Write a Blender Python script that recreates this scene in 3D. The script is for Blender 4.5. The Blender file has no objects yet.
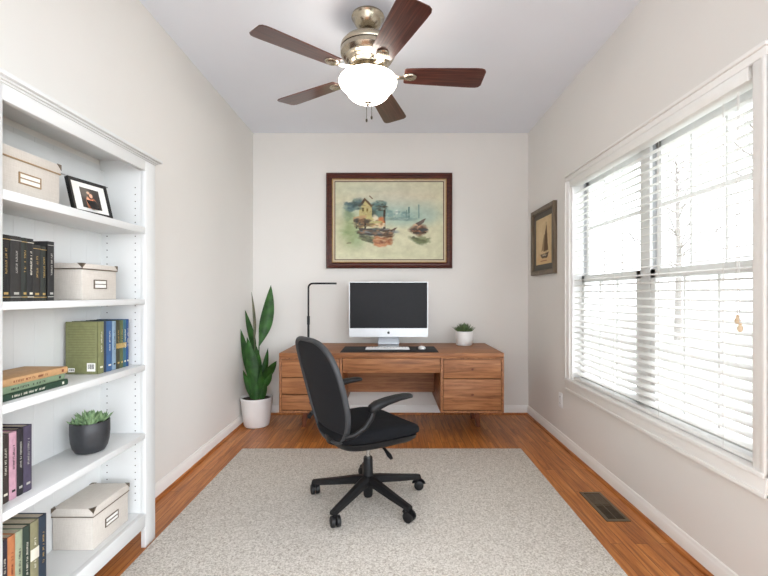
import bpy, bmesh, math, random
import numpy as np
from mathutils import Vector, Matrix, noise as mnoise

random.seed(7)
R = math.radians
SC = bpy.context.scene
COL = SC.collection

# ---------------------------------------------------------------- camera
F, CX, CY, H = 430.0, 391.0, 294.0, 1.17
cam_d = bpy.data.cameras.new('camera')
cam_d.sensor_width = 36.0
cam_d.lens = F / 768.0 * 36.0
cam_d.shift_x = -(CX - 384.0) / 768.0
cam_d.shift_y = (CY - 288.0) / 768.0
cam_d.clip_start = 0.02
cam = bpy.data.objects.new('camera', cam_d)
COL.objects.link(cam)
cam.location = (0, 0, H)
cam.rotation_euler = (R(90), 0, 0)
SC.camera = cam

# ---------------------------------------------------------------- world, exposure
w = bpy.data.worlds.new('world')
SC.world = w
w.use_nodes = True
bg = w.node_tree.nodes['Background']
bg.inputs[0].default_value = (0.91, 0.965, 1.03, 1)
# an open sky, brightest behind the viewer toward the window side
_n, _l = w.node_tree.nodes, w.node_tree.links
_tc = _n.new('ShaderNodeTexCoord')
_dt = _n.new('ShaderNodeVectorMath')
_dt.operation = 'DOT_PRODUCT'
_dt.inputs[1].default_value = (0.62, -0.785, 0.0)
_l.new(_tc.outputs['Generated'], _dt.inputs[0])
_mr = _n.new('ShaderNodeMapRange')
_mr.inputs['From Min'].default_value = 0.75
_mr.inputs['From Max'].default_value = 1.0
_mr.inputs['To Min'].default_value = 3.4
_mr.inputs['To Max'].default_value = 9.0
_l.new(_dt.outputs['Value'], _mr.inputs['Value'])
_l.new(_mr.outputs[0], bg.inputs[1])
SC.view_settings.view_transform = 'Standard'
SC.view_settings.look = 'None'
SC.view_settings.gamma = 1.0
SC.view_settings.use_curve_mapping = False
SC.view_settings.exposure = 0.12
SC.cycles.use_denoising = True
SC.cycles.max_bounces = 8
SC.cycles.diffuse_bounces = 5
SC.cycles.transparent_max_bounces = 12
SC.cycles.sample_clamp_indirect = 6.0
SC.cycles.caustics_reflective = False
SC.cycles.caustics_refractive = False


# ---------------------------------------------------------------- materials
_m = {}


def srgb(r, g, b):
    def f(c):
        c /= 255.0
        return c / 12.92 if c <= 0.04045 else ((c + 0.055) / 1.055) ** 2.4
    return (f(r), f(g), f(b), 1.0)


def base_mat(name):
    m = bpy.data.materials.new(name)
    m.use_nodes = True
    nt = m.node_tree
    return m, nt, nt.nodes['Principled BSDF']


def mat(name, col, rough=0.6, metal=0.0, spec=0.5, noise=0.06, scale=30.0, bump=0.0, bscale=200.0, coat=0.0,
        stretch=(1, 1, 1)):
    """a plain surface: base colour with slight procedural variation"""
    if name in _m:
        return _m[name]
    m, nt, p = base_mat(name)
    N, L = nt.nodes, nt.links
    tc = N.new('ShaderNodeTexCoord')
    mp = N.new('ShaderNodeMapping')
    mp.inputs['Scale'].default_value = stretch
    L.new(tc.outputs['Object'], mp.inputs[0])
    nz = N.new('ShaderNodeTexNoise')
    nz.inputs['Scale'].default_value = scale
    nz.inputs['Detail'].default_value = 3
    L.new(mp.outputs[0], nz.inputs['Vector'])
    cr = N.new('ShaderNodeValToRGB')
    c = srgb(*col)
    cr.color_ramp.elements[0].position = 0.3
    cr.color_ramp.elements[1].position = 0.7
    cr.color_ramp.elements[0].color = tuple(x * (1 - noise) for x in c[:3]) + (1,)
    cr.color_ramp.elements[1].color = tuple(min(1, x * (1 + noise)) for x in c[:3]) + (1,)
    L.new(nz.outputs['Fac'], cr.inputs[0])
    L.new(cr.outputs[0], p.inputs['Base Color'])
    p.inputs['Roughness'].default_value = rough
    p.inputs['Metallic'].default_value = metal
    p.inputs['Specular IOR Level'].default_value = spec
    p.inputs['Coat Weight'].default_value = coat
    if bump:
        n2 = N.new('ShaderNodeTexNoise')
        n2.inputs['Scale'].default_value = bscale
        L.new(tc.outputs['Object'], n2.inputs['Vector'])
        b = N.new('ShaderNodeBump')
        b.inputs['Strength'].default_value = bump
        b.inputs['Distance'].default_value = 0.002
        L.new(n2.outputs['Fac'], b.inputs['Height'])
        L.new(b.outputs[0], p.inputs['Normal'])
    _m[name] = m
    return m


def wood(name, dark, mid, light, axis=0, rough=0.45, scale=6.0, ring=14.0, spec=0.4, coat=0.0):
    if name in _m:
        return _m[name]
    m, nt, p = base_mat(name)
    N, L = nt.nodes, nt.links
    tc = N.new('ShaderNodeTexCoord')
    mp = N.new('ShaderNodeMapping')
    s = [ring, ring, ring]
    s[axis] = 0.9
    mp.inputs['Scale'].default_value = s
    L.new(tc.outputs['Object'], mp.inputs[0])
    nz = N.new('ShaderNodeTexNoise')
    nz.inputs['Scale'].default_value = 4.0
    nz.inputs['Detail'].default_value = 6
    nz.inputs['Roughness'].default_value = 0.62
    nz.inputs['Distortion'].default_value = 0.6
    L.new(mp.outputs[0], nz.inputs['Vector'])
    mp2 = N.new('ShaderNodeMapping')
    s2 = [ring * 9] * 3
    s2[axis] = 5
    mp2.inputs['Scale'].default_value = s2
    L.new(tc.outputs['Object'], mp2.inputs[0])
    n2 = N.new('ShaderNodeTexNoise')
    n2.inputs['Scale'].default_value = 1.0
    n2.inputs['Detail'].default_value = 3
    L.new(mp2.outputs[0], n2.inputs['Vector'])
    mx = N.new('ShaderNodeMath')
    mx.operation = 'MULTIPLY_ADD'
    mx.inputs[1].default_value = 0.30
    L.new(n2.outputs['Fac'], mx.inputs[0])
    sb = N.new('ShaderNodeMath')
    sb.operation = 'SUBTRACT'
    sb.inputs[1].default_value = 0.15
    L.new(nz.outputs['Fac'], sb.inputs[0])
    L.new(sb.outputs[0], mx.inputs[2])
    cr = N.new('ShaderNodeValToRGB')
    e = cr.color_ramp.elements
    e[0].position, e[0].color = 0.30, srgb(*dark)
    e[1].position, e[1].color = 0.72, srgb(*light)
    k = e.new(0.5)
    k.color = srgb(*mid)
    L.new(mx.outputs[0], cr.inputs[0])
    L.new(cr.outputs[0], p.inputs['Base Color'])
    p.inputs['Roughness'].default_value = rough
    p.inputs['Specular IOR Level'].default_value = spec
    p.inputs['Coat Weight'].default_value = coat
    _m[name] = m
    return m


def floor_mat():
    m, nt, p = base_mat('oak_floor')
    N, L = nt.nodes, nt.links
    tc = N.new('ShaderNodeTexCoord')
    mp = N.new('ShaderNodeMapping')
    mp.inputs['Rotation'].default_value = (0, 0, R(90))
    L.new(tc.outputs['Object'], mp.inputs[0])
    br = N.new('ShaderNodeTexBrick')
    br.offset = 0.37
    br.offset_frequency = 2
    br.inputs['Color1'].default_value = (0, 0, 0, 1)
    br.inputs['Color2'].default_value = (1, 1, 1, 1)
    br.inputs['Mortar'].default_value = (0.5, 0.5, 0.5, 1)
    br.inputs['Scale'].default_value = 1.0
    br.inputs['Mortar Size'].default_value = 0.0011
    br.inputs['Mortar Smooth'].default_value = 0.3
    br.inputs['Bias'].default_value = 0.0
    br.inputs['Brick Width'].default_value = 0.85
    br.inputs['Row Height'].default_value = 0.0572
    L.new(mp.outputs[0], br.inputs['Vector'])
    # grain, shifted board by board
    add = N.new('ShaderNodeVectorMath')
    add.operation = 'MULTIPLY_ADD'
    add.inputs[1].default_value = (7.0, 3.0, 5.0)
    L.new(br.outputs['Color'], add.inputs[0])
    L.new(tc.outputs['Object'], add.inputs[2])
    mp2 = N.new('ShaderNodeMapping')
    mp2.inputs['Scale'].default_value = (30, 1.8, 1)
    L.new(add.outputs[0], mp2.inputs[0])
    nz = N.new('ShaderNodeTexNoise')
    nz.inputs['Scale'].default_value = 1.3
    nz.inputs['Detail'].default_value = 6
    nz.inputs['Roughness'].default_value = 0.65
    nz.inputs['Distortion'].default_value = 0.9
    L.new(mp2.outputs[0], nz.inputs['Vector'])
    cr = N.new('ShaderNodeValToRGB')
    e = cr.color_ramp.elements
    e[0].position, e[0].color = 0.28, srgb(128, 70, 26)
    e[1].position, e[1].color = 0.76, srgb(228, 160, 88)
    k = e.new(0.5)
    k.color = srgb(194, 120, 56)
    L.new(nz.outputs['Fac'], cr.inputs[0])
    hs = N.new('ShaderNodeMixRGB')
    hs.blend_type = 'MULTIPLY'
    hs.inputs[0].default_value = 1.0
    c2 = N.new('ShaderNodeValToRGB')
    c2.color_ramp.elements[0].color = (0.72, 0.66, 0.62, 1)
    c2.color_ramp.elements[1].color = (1.0, 1.0, 1.0, 1)
    L.new(br.outputs['Color'], c2.inputs[0])
    L.new(cr.outputs[0], hs.inputs[1])
    L.new(c2.outputs[0], hs.inputs[2])
    dk = N.new('ShaderNodeMixRGB')
    dk.inputs[2].default_value = srgb(70, 34, 16)
    L.new(br.outputs['Fac'], dk.inputs[0])
    L.new(hs.outputs[0], dk.inputs[1])
    L.new(dk.outputs[0], p.inputs['Base Color'])
    p.inputs['Roughness'].default_value = 0.33
    p.inputs['Specular IOR Level'].default_value = 0.35
    return m


def rug_mat():
    m, nt, p = base_mat('rug_pile')
    N, L = nt.nodes, nt.links
    tc = N.new('ShaderNodeTexCoord')
    vo = N.new('ShaderNodeTexVoronoi')
    vo.inputs['Scale'].default_value = 150
    L.new(tc.outputs['Object'], vo.inputs['Vector'])
    nz = N.new('ShaderNodeTexNoise')
    nz.inputs['Scale'].default_value = 110
    nz.inputs['Detail'].default_value = 6
    nz.inputs['Roughness'].default_value = 0.75
    L.new(tc.outputs['Object'], nz.inputs['Vector'])
    mx = N.new('ShaderNodeMath')
    mx.operation = 'MULTIPLY_ADD'
    mx.inputs[1].default_value = -0.28
    L.new(vo.outputs['Distance'], mx.inputs[0])
    L.new(nz.outputs['Fac'], mx.inputs[2])
    cr = N.new('ShaderNodeValToRGB')
    e = cr.color_ramp.elements
    e[0].position, e[0].color = 0.18, srgb(172, 163, 151)
    e[1].position, e[1].color = 0.48, srgb(234, 229, 221)
    L.new(mx.outputs[0], cr.inputs[0])
    L.new(cr.outputs[0], p.inputs['Base Color'])
    b = N.new('ShaderNodeBump')
    b.inputs['Strength'].default_value = 0.55
    b.inputs['Distance'].default_value = 0.006
    L.new(mx.outputs[0], b.inputs['Height'])
    L.new(b.outputs[0], p.inputs['Normal'])
    p.inputs['Roughness'].default_value = 0.95
    p.inputs['Specular IOR Level'].default_value = 0.1
    return m


def linen_mat():
    m, nt, p = base_mat('linen')
    N, L = nt.nodes, nt.links
    tc = N.new('ShaderNodeTexCoord')
    outs = []
    for s in ((900, 40, 900), (40, 900, 900), (500, 500, 60)):
        mp = N.new('ShaderNodeMapping')
        mp.inputs['Scale'].default_value = s
        L.new(tc.outputs['Object'], mp.inputs[0])
        nz = N.new('ShaderNodeTexNoise')
        nz.inputs['Scale'].default_value = 0.6
        L.new(mp.outputs[0], nz.inputs['Vector'])
        outs.append(nz)
    a = N.new('ShaderNodeMath')
    L.new(outs[0].outputs['Fac'], a.inputs[0])
    L.new(outs[1].outputs['Fac'], a.inputs[1])
    b = N.new('ShaderNodeMath')
    L.new(a.outputs[0], b.inputs[0])
    L.new(outs[2].outputs['Fac'], b.inputs[1])
    c = N.new('ShaderNodeMath')
    c.operation = 'MULTIPLY'
    c.inputs[1].default_value = 0.3333
    L.new(b.outputs[0], c.inputs[0])
    cr = N.new('ShaderNodeValToRGB')
    e = cr.color_ramp.elements
    e[0].position, e[0].color = 0.30, srgb(196, 188, 178)
    e[1].position, e[1].color = 0.70, srgb(218, 211, 202)
    L.new(c.outputs[0], cr.inputs[0])
    L.new(cr.outputs[0], p.inputs['Base Color'])
    p.inputs['Roughness'].default_value = 0.85
    return m


def leaf_mat(name, a, b, stripes=10.0, rough=0.45):
    m, nt, p = base_mat(name)
    N, L = nt.nodes, nt.links
    tc = N.new('ShaderNodeTexCoord')
    nz = N.new('ShaderNodeTexNoise')
    nz.inputs['Scale'].default_value = stripes
    nz.inputs['Detail'].default_value = 4
    L.new(tc.outputs['Object'], nz.inputs['Vector'])
    cr = N.new('ShaderNodeValToRGB')
    e = cr.color_ramp.elements
    e[0].position, e[0].color = 0.32, srgb(*a)
    e[1].position, e[1].color = 0.68, srgb(*b)
    L.new(nz.outputs['Fac'], cr.inputs[0])
    L.new(cr.outputs[0], p.inputs['Base Color'])
    p.inputs['Roughness'].default_value = rough
    p.inputs['Specular IOR Level'].default_value = 0.4
    return m


def emit_mat(name, col, strength):
    m, nt, p = base_mat(name)
    p.inputs['Base Color'].default_value = srgb(250, 245, 235)
    p.inputs['Roughness'].default_value = 0.35
    p.inputs['Emission Color'].default_value = srgb(*col)
    p.inputs['Emission Strength'].default_value = strength
    return m


def glass_mat():
    m = bpy.data.materials.new('window_glass')
    m.use_nodes = True
    nt = m.node_tree
    nt.nodes.clear()
    o = nt.nodes.new('ShaderNodeOutputMaterial')
    t = nt.nodes.new('ShaderNodeBsdfTransparent')
    g = nt.nodes.new('ShaderNodeBsdfGlossy')
    g.inputs['Roughness'].default_value = 0.02
    mx = nt.nodes.new('ShaderNodeMixShader')
    mx.inputs[0].default_value = 0.05
    nt.links.new(t.outputs[0], mx.inputs[1])
    nt.links.new(g.outputs[0], mx.inputs[2])
    nt.links.new(mx.outputs[0], o.inputs[0])
    return m


def attr_mat(name, rough=0.6):
    if name in _m:
        return _m[name]
    m, nt, p = base_mat(name)
    a = nt.nodes.new('ShaderNodeAttribute')
    a.attribute_name = 'paint'
    nt.links.new(a.outputs['Color'], p.inputs['Base Color'])
    p.inputs['Roughness'].default_value = rough
    p.inputs['Specular IOR Level'].default_value = 0.25
    _m[name] = m
    return m


WALL = mat('wall_paint', (231, 228, 223), 0.9, spec=0.2, noise=0.012, scale=2.0, bump=0.15, bscale=350)
CEIL = mat('ceiling_paint', (238, 242, 250), 0.95, spec=0.1, noise=0.015, scale=1.5, bump=0.1, bscale=300)
TRIM = mat('trim_paint', (240, 238, 234), 0.45, noise=0.01, scale=5)
VINYL = mat('window_vinyl', (238, 238, 236), 0.4, noise=0.01)
SLAT = mat('blind_slat', (240, 239, 235), 0.5, noise=0.012)
CASEW = mat('white_lacquer', (220, 221, 220), 0.4, noise=0.012, scale=8)
FLOOR = floor_mat()
SHOE = wood('shoe_oak', (120, 66, 28), (170, 102, 50), (200, 132, 72), axis=1)
RUG = rug_mat()
LINEN = linen_mat()
DESK = wood('desk_wood', (112, 68, 38), (150, 98, 60), (176, 122, 80), axis=0, rough=0.5, ring=11)
DESKY = wood('desk_wood_side', (108, 66, 38), (144, 94, 58), (170, 118, 78), axis=1, rough=0.5, ring=11)
DESKZ = wood('desk_leg_wood', (84, 42, 26), (112, 62, 38), (138, 82, 52), axis=2, rough=0.5, ring=11)
BLADE = wood('fan_blade_wood', (50, 27, 23), (80, 43, 36), (108, 64, 53), axis=0, rough=0.3, ring=22, coat=0.3)
FRAMEW = wood('painting_frame_wood', (42, 18, 12), (72, 30, 20), (100, 48, 32), axis=0, rough=0.35, ring=20)
GOLD = mat('gold_lip', (196, 160, 104), 0.35, metal=0.7, noise=0.15)
LINER = mat('linen_liner', (206, 190, 160), 0.8, noise=0.06, scale=200)
TAUPE = wood('taupe_frame_wood', (72, 60, 46), (108, 94, 76), (140, 124, 102), axis=2, rough=0.5, ring=24)
MATG = mat('grey_mat_board', (92, 88, 80), 0.9, noise=0.06, scale=60)
BLACKP = mat('black_plastic', (19, 19, 21), 0.45, spec=0.35, noise=0.1)
BLACKF = mat('black_upholstery', (24, 25, 28), 0.95, noise=0.25, scale=350, spec=0.15, bump=0.4, bscale=900)
GREYF = mat('grey_backrest_frame', (54, 56, 59), 0.5, noise=0.08)
MESHF = mat('black_mesh_fabric', (30, 31, 35), 0.8, noise=0.45, scale=420, spec=0.25, bump=0.5, bscale=800)
CHROME = mat('chrome', (200, 200, 200), 0.15, metal=1.0, noise=0.02)
NICKEL = mat('brushed_nickel', (182, 172, 154), 0.26, metal=1.0, noise=0.08, scale=60)
DNICK = mat('dark_nickel', (70, 62, 52), 0.35, metal=0.9, noise=0.1)
ALU = mat('aluminium', (214, 216, 218), 0.35, metal=0.35, noise=0.02)
ALUD = mat('aluminium_stand', (176, 178, 182), 0.35, metal=0.6, noise=0.03)
SCREEN = mat('dark_screen_glass', (38, 38, 40), 0.35, noise=0.03, spec=0.12)
LOGO = mat('logo_black', (14, 14, 15), 0.3)
MATB = mat('black_felt', (34, 32, 33), 0.9, noise=0.2, scale=200)
WHITEP = mat('white_plastic', (240, 240, 240), 0.35, noise=0.01)
POTW = mat('white_ceramic', (232, 230, 228), 0.3, noise=0.02, scale=12)
POTB = mat('charcoal_ceramic', (46, 47, 50), 0.45, noise=0.12, scale=60, bump=0.2, bscale=120)
SOIL = mat('soil', (52, 38, 28), 0.95, noise=0.5, scale=160, bump=0.8, bscale=160)
LEAF = leaf_mat('glossy_leaf', (24, 56, 22), (52, 98, 38), 14, 0.4)
LEAFB = leaf_mat('furled_leaf', (70, 76, 52), (104, 100, 74), 20)
SUCC = leaf_mat('succulent_leaf', (92, 124, 88), (156, 182, 136), 40, 0.55)
SUCCD = leaf_mat('dark_succulent_leaf', (62, 84, 54), (112, 134, 88), 40, 0.55)
BRONZE = mat('bronze_vent', (112, 98, 80), 0.4, metal=0.6, noise=0.12)
VENTD = mat('vent_dark', (22, 19, 17), 0.8)
BOXM = mat('antique_metal', (120, 106, 90), 0.4, metal=0.7, noise=0.1)
BRASSB = mat('tan_leather_edge', (156, 128, 92), 0.55, noise=0.1)
PAPER = mat('page_paper', (196, 184, 164), 0.9, noise=0.18, scale=500, stretch=(1, 1, 1))
LABEL = mat('label_card', (240, 238, 232), 0.8)
WOODT = mat('tassel_wood', (228, 204, 172), 0.55, noise=0.08)
CORD = mat('blind_cord', (232, 231, 226), 0.8)
HOLE = mat('pin_hole', (96, 92, 88), 0.9)
GLOW = emit_mat('frosted_glass_lit', (255, 247, 236), 14.0)
GLASS = glass_mat()


# ---------------------------------------------------------------- mesh builder
class MB:
    def __init__(s):
        s.bm = bmesh.new()

    def box(s, x0, x1, y0, y1, z0, z1, bev=0.0, seg=2, M=None):
        c = Vector(((x0 + x1) / 2, (y0 + y1) / 2, (z0 + z1) / 2))
        r = bmesh.ops.create_cube(s.bm, size=1.0)
        vs = r['verts']
        bmesh.ops.scale(s.bm, vec=(abs(x1 - x0), abs(y1 - y0), abs(z1 - z0)), verts=vs)
        bmesh.ops.translate(s.bm, vec=c, verts=vs)
        if bev:
            es = list({e for v in vs for e in v.link_edges})
            g = bmesh.ops.bevel(s.bm, geom=es, offset=bev, segments=seg, profile=0.5, affect='EDGES')
            vs = list({v for f in g['faces'] for v in f.verts} | {v for v in vs if v.is_valid})
        if M is not None:
            bmesh.ops.transform(s.bm, matrix=M, verts=[v for v in vs if v.is_valid])
        return s

    def ring(s, pts):
        return [s.bm.verts.new(p) for p in pts]

    def skin(s, rings, closed=True, cap0=True, cap1=True):
        rs = [s.ring(r) for r in rings]
        n = len(rs[0])
        for a, b in zip(rs, rs[1:]):
            for i in range(n if closed else n - 1):
                j = (i + 1) % n
                s.bm.faces.new((a[i], a[j], b[j], b[i]))
        if cap0 and closed:
            s.bm.faces.new(rs[0][::-1])
        if cap1 and closed:
            s.bm.faces.new(rs[-1])
        return s

    def tube(s, pts, rad, n=12, flat=None, up=None, closed=False):
        """tube along points; rad number/list; flat=(a,b) scales the section"""
        pts = [Vector(p) for p in pts]
        m = len(pts)
        if not hasattr(rad, '__len__'):
            rad = [rad] * m
        rings = []
        prev = None
        for i, p in enumerate(pts):
            if closed:
                t = pts[(i + 1) % m] - pts[i - 1]
            else:
                t = pts[min(i + 1, m - 1)] - pts[max(i - 1, 0)]
            t.normalize()
            if up is not None:
                u = Vector(up)
            elif prev is not None:
                u = prev
            else:
                u = Vector((0, 0, 1)) if abs(t.z) < 0.9 else Vector((1, 0, 0))
            a = u - t * u.dot(t)
            if a.length < 1e-6:
                a = t.orthogonal()
            a.normalize()
            prev = a
            b = t.cross(a)
            fa, fb = flat if flat else (1, 1)
            rings.append([p + a * math.cos(k * 2 * math.pi / n) * rad[i] * fa + b * math.sin(k * 2 * math.pi / n) * rad[i] * fb
                          for k in range(n)])
        if closed:
            rs = [s.ring(r) for r in rings]
            for i in range(m):
                a, b = rs[i], rs[(i + 1) % m]
                for k in range(n):
                    j = (k + 1) % n
                    s.bm.faces.new((a[k], a[j], b[j], b[k]))
            return s
        return s.skin(rings)

    def cyl(s, p0, p1, r0, r1=None, n=20):
        return s.tube([p0, p1], [r0, r0 if r1 is None else r1], n)

    def lathe(s, prof, c=(0, 0, 0), n=40, sx=1.0, sy=1.0):
        """prof: list of (r, z); r may be 0 at the ends"""
        c = Vector(c)
        prev = None
        for r, z in prof:
            if r < 1e-6:
                cur = [s.bm.verts.new(c + Vector((0, 0, z)))]
            else:
                cur = [s.bm.verts.new(c + Vector((r * sx * math.cos(2 * math.pi * k / n), r * sy * math.sin(2 * math.pi * k / n), z)))
                       for k in range(n)]
            if prev is not None:
                if len(prev) == 1 and len(cur) > 1:
                    for k in range(n):
                        s.bm.faces.new((prev[0], cur[(k + 1) % n], cur[k]))
                elif len(cur) == 1 and len(prev) > 1:
                    for k in range(n):
                        s.bm.faces.new((prev[k], prev[(k + 1) % n], cur[0]))
                elif len(cur) > 1:
                    for k in range(n):
                        j = (k + 1) % n
                        s.bm.faces.new((prev[k], prev[j], cur[j], cur[k]))
            prev = cur
        return s

    def prism(s, poly, M, depth):
        """poly: 2-D outline in local xy, extruded along local z by depth, then placed by M"""
        a = [s.bm.verts.new(M @ Vector((x, y, 0))) for x, y in poly]
        b = [s.bm.verts.new(M @ Vector((x, y, depth))) for x, y in poly]
        s.bm.faces.new(a[::-1])
        s.bm.faces.new(b)
        n = len(poly)
        for i in range(n):
            j = (i + 1) % n
            s.bm.faces.new((a[i], a[j], b[j], b[i]))
        return s

    def frame(s, w, h, b, prof, M):
        """mitred picture-frame ring, outer size w x h in local xy; prof: list of (inset 0..b, z)"""
        loops = []
        for d, z in prof:
            x, y = w / 2 - d, h / 2 - d
            loops.append([s.bm.verts.new(M @ Vector(p)) for p in ((-x, -y, z), (x, -y, z), (x, y, z), (-x, y, z))])
        for i in range(len(loops)):
            a, c = loops[i], loops[(i + 1) % len(loops)]
            for k in range(4):
                j = (k + 1) % 4
                s.bm.faces.new((a[k], a[j], c[j], c[k]))
        return s


def part(name, mb, material, parent=None, world=True, angle=35, smooth=True, loc=None):
    """one mesh object; geometry given in world space unless world=False (then in the parent's space)"""
    bm = mb.bm if isinstance(mb, MB) else mb
    bmesh.ops.recalc_face_normals(bm, faces=bm.faces)
    off = Vector((0, 0, 0))
    if world:
        if parent is not None:
            q = parent
            while q is not None:
                off += q.location
                q = q.parent
        elif loc is not None:
            off = Vector(loc)
    if off.length:
        bmesh.ops.translate(bm, vec=-off, verts=bm.verts)
    me = bpy.data.meshes.new(name)
    bm.to_mesh(me)
    bm.free()
    if smooth:
        me.shade_smooth()
        me.set_sharp_from_angle(angle=R(angle))
    me.materials.append(material)
    o = bpy.data.objects.new(name, me)
    COL.objects.link(o)
    if parent is not None:
        o.parent = parent
    elif loc is not None:
        o.location = loc
    return o


def thing(name, loc, label, cat, group=None, rz=0.0):
    o = bpy.data.objects.new(name, None)
    o.empty_display_size = 0.05
    COL.objects.link(o)
    o.location = loc
    o.rotation_euler = (0, 0, rz)
    tag(o, label, cat, group)
    return o


def tag(o, label, cat, group=None, kind=None):
    o['label'] = label
    o['category'] = cat
    if group:
        o['group'] = group
    if kind:
        o['kind'] = kind
    return o


def struct(name, mb, m, parent=None, loc=None, label=None, cat=None):
    o = part(name, mb, m, parent, loc=loc)
    if parent is None:
        o['kind'] = 'structure'
        if label:
            o['label'], o['category'] = label, cat
    return o


def raster(name, img, Mx, w, h, parent, m, depth=0.001):
    """a flat painted sheet: a grid whose points carry colours; img rows run top to bottom (sRGB 0..255)"""
    ny, nx, _ = img.shape
    u = np.linspace(-w / 2, w / 2, nx)
    v = np.linspace(h / 2, -h / 2, ny)
    uu, vv = np.meshgrid(u, v)
    co = np.stack([uu, vv, np.zeros_like(uu)], -1).reshape(-1, 3)
    off = Vector((0, 0, 0))
    q = parent
    while q is not None:
        off += q.location
        q = q.parent
    A = np.array(Matrix.Translation(-off) @ Mx)
    co = co @ A[:3, :3].T + A[:3, 3]
    idx = np.arange(nx * ny).reshape(ny, nx)
    f = np.stack([idx[1:, :-1], idx[1:, 1:], idx[:-1, 1:], idx[:-1, :-1]], -1).reshape(-1, 4)
    me = bpy.data.meshes.new(name)
    me.from_pydata(co.tolist(), [], f.tolist())
    c = np.clip(img / 255.0, 0, 1)
    lin = np.where(c <= 0.04045, c / 12.92, ((c + 0.055) / 1.055) ** 2.4)
    rgba = np.concatenate([lin, np.ones(lin.shape[:2] + (1,))], -1).reshape(-1).astype(np.float32)
    at = me.color_attributes.new('paint', 'FLOAT_COLOR', 'POINT')
    at.data.foreach_set('color', rgba)
    me.materials.append(m)
    o = bpy.data.objects.new(name, me)
    COL.objects.link(o)
    o.parent = parent
    return o


# ---------------------------------------------------------------- the room
XL, XR, YB, ZC, Y0 = -1.345, 1.336, 4.19, 2.739, -1.3
T = 0.14
WY0, WY1, WZ0, WZ1 = 1.57, 3.19, 0.53, 2.012

m = MB(); m.box(XL - T, XR + T, Y0, YB + T, -0.12, 0)
struct('floor', m, FLOOR, label='orange-brown oak strip floor running toward the back wall', cat='floor')
m = MB(); m.box(XL - T, XR + T, Y0, YB + T, ZC, ZC + 0.1)
struct('ceiling', m, CEIL, label='flat pale grey ceiling', cat='ceiling')
m = MB(); m.box(XL - T, XL, Y0, YB, 0, ZC)
struct('wall_left', m, WALL, label='off-white left wall behind the bookcase', cat='wall')
m = MB(); m.box(XL - T, XR + T, YB, YB + T, 0, ZC)
struct('wall_back', m, WALL, label='off-white back wall behind the desk', cat='wall')
m = MB()
m.box(XR, XR + T, Y0, -1.1, 0, ZC)
m.box(XR, XR + T, 0.75, WY0, 0, ZC)
m.box(XR, XR + T, -1.1, 0.75, 2.35, ZC)      # unseen opening, added so sky light reaches the left wall
m.box(XR, XR + T, WY1, YB, 0, ZC)
m.box(XR, XR + T, WY0, WY1, 0, WZ0)
m.box(XR, XR + T, WY0, WY1, WZ1, ZC)
struct('wall_right', m, WALL, label='off-white right wall with the wide window', cat='wall')
# rear wall behind the camera with an unseen opening, widened to let in more sky light
m = MB()
m.box(XL - T, -1.20, Y0 - T, Y0, 0, ZC)
m.box(1.20, XR + T, Y0 - T, Y0, 0, ZC)
m.box(-1.20, 1.20, Y0 - T, Y0, 2.5, ZC)
struct('wall_front', m, WALL)


def base_profile(mb, p0, p1, nrm, h=0.088, t=0.014):
    """moulded baseboard from p0 to p1 with wall normal nrm (into the room)"""
    prof = [(0, 0), (t, 0), (t, h * 0.74), (t * 0.8, h * 0.80), (t * 0.55, h * 0.88), (t * 0.5, h * 0.96), (t * 0.25, h), (0, h)]
    n = Vector(nrm)
    mb.skin([[Vector(p) + n * a + Vector((0, 0, z)) for a, z in prof] for p in (p0, p1)])


def shoe_profile(mb, p0, p1, nrm, off=0.014, r=0.017):
    n = Vector(nrm)
    prof = [(off, 0), (off + r, 0), (off + r * 0.92, r * 0.45), (off + r * 0.6, r * 0.85), (off, r * 1.05)]
    mb.skin([[Vector(p) + n * a + Vector((0, 0, z)) for a, z in prof] for p in (p0, p1)])


for nm, p0, p1, n in (('left', (XL, Y0, 0), (XL, YB, 0), (1, 0, 0)),
                      ('right', (XR, 0.75, 0), (XR, YB, 0), (-1, 0, 0)),
                      ('back', (XL, YB, 0), (XR, YB, 0), (0, -1, 0))):
    m = MB(); base_profile(m, p0, p1, n)
    struct('baseboard_' + nm, m, TRIM)
for k, (p0, p1, n) in enumerate((((XL, Y0, 0), (XL, YB, 0), (1, 0, 0)),
                                 ((XR, 0.75, 0), (XR, YB, 0), (-1, 0, 0)),
                                 ((XL, YB, 0), (XR, YB, 0), (0, -1, 0)))):
    m = MB(); shoe_profile(m, p0, p1, n)
    struct('trim_%d' % (k + 1), m, SHOE)

# ---- window: casing, two double-hung units with muntins
win = bpy.data.objects.new('window_1', None)
COL.objects.link(win)
win.location = (XR, 2.38, WZ0)
win['kind'] = 'structure'
m = MB()
cw = 0.06
for (y0, y1, z0, z1) in ((WY0 - cw, WY0, WZ0 - 0.011, WZ1 - 0.0005), (WY1, WY1 + cw, WZ0 - 0.011, WZ1 - 0.0005)):
    m.box(XR - 0.018, XR + 0.001, y0, y1, z0, z1, 0.004)
    yy = y0 if y0 < 2 else y1
    m.box(XR - 0.026, XR + 0.001, min(yy, yy + (0.016 if y0 < 2 else -0.016)), max(yy, yy + (0.016 if y0 < 2 else -0.016)), z0, z1, 0.004)
m.box(XR - 0.018, XR + 0.001, WY0 - cw, WY1 + cw, WZ1, WZ1 + 0.0335, 0.004)
m.box(XR - 0.026, XR + 0.001, WY0 - cw - 0.004, WY1 + cw + 0.004, WZ1 + 0.034, WZ1 + 0.050, 0.004)
part('casing', m, TRIM, win)
m = MB()
m.box(XR - 0.03, XR + 0.10, WY0 - cw, WY1 + cw, WZ0 - 0.012, WZ0 + 0.008, 0.004)
part('sill', m, TRIM, win)
m = MB()
m.box(XR - 0.020, XR + 0.001, WY0 - cw, WY1 + cw, WZ0 - 0.082, WZ0 - 0.012, 0.004)
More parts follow.
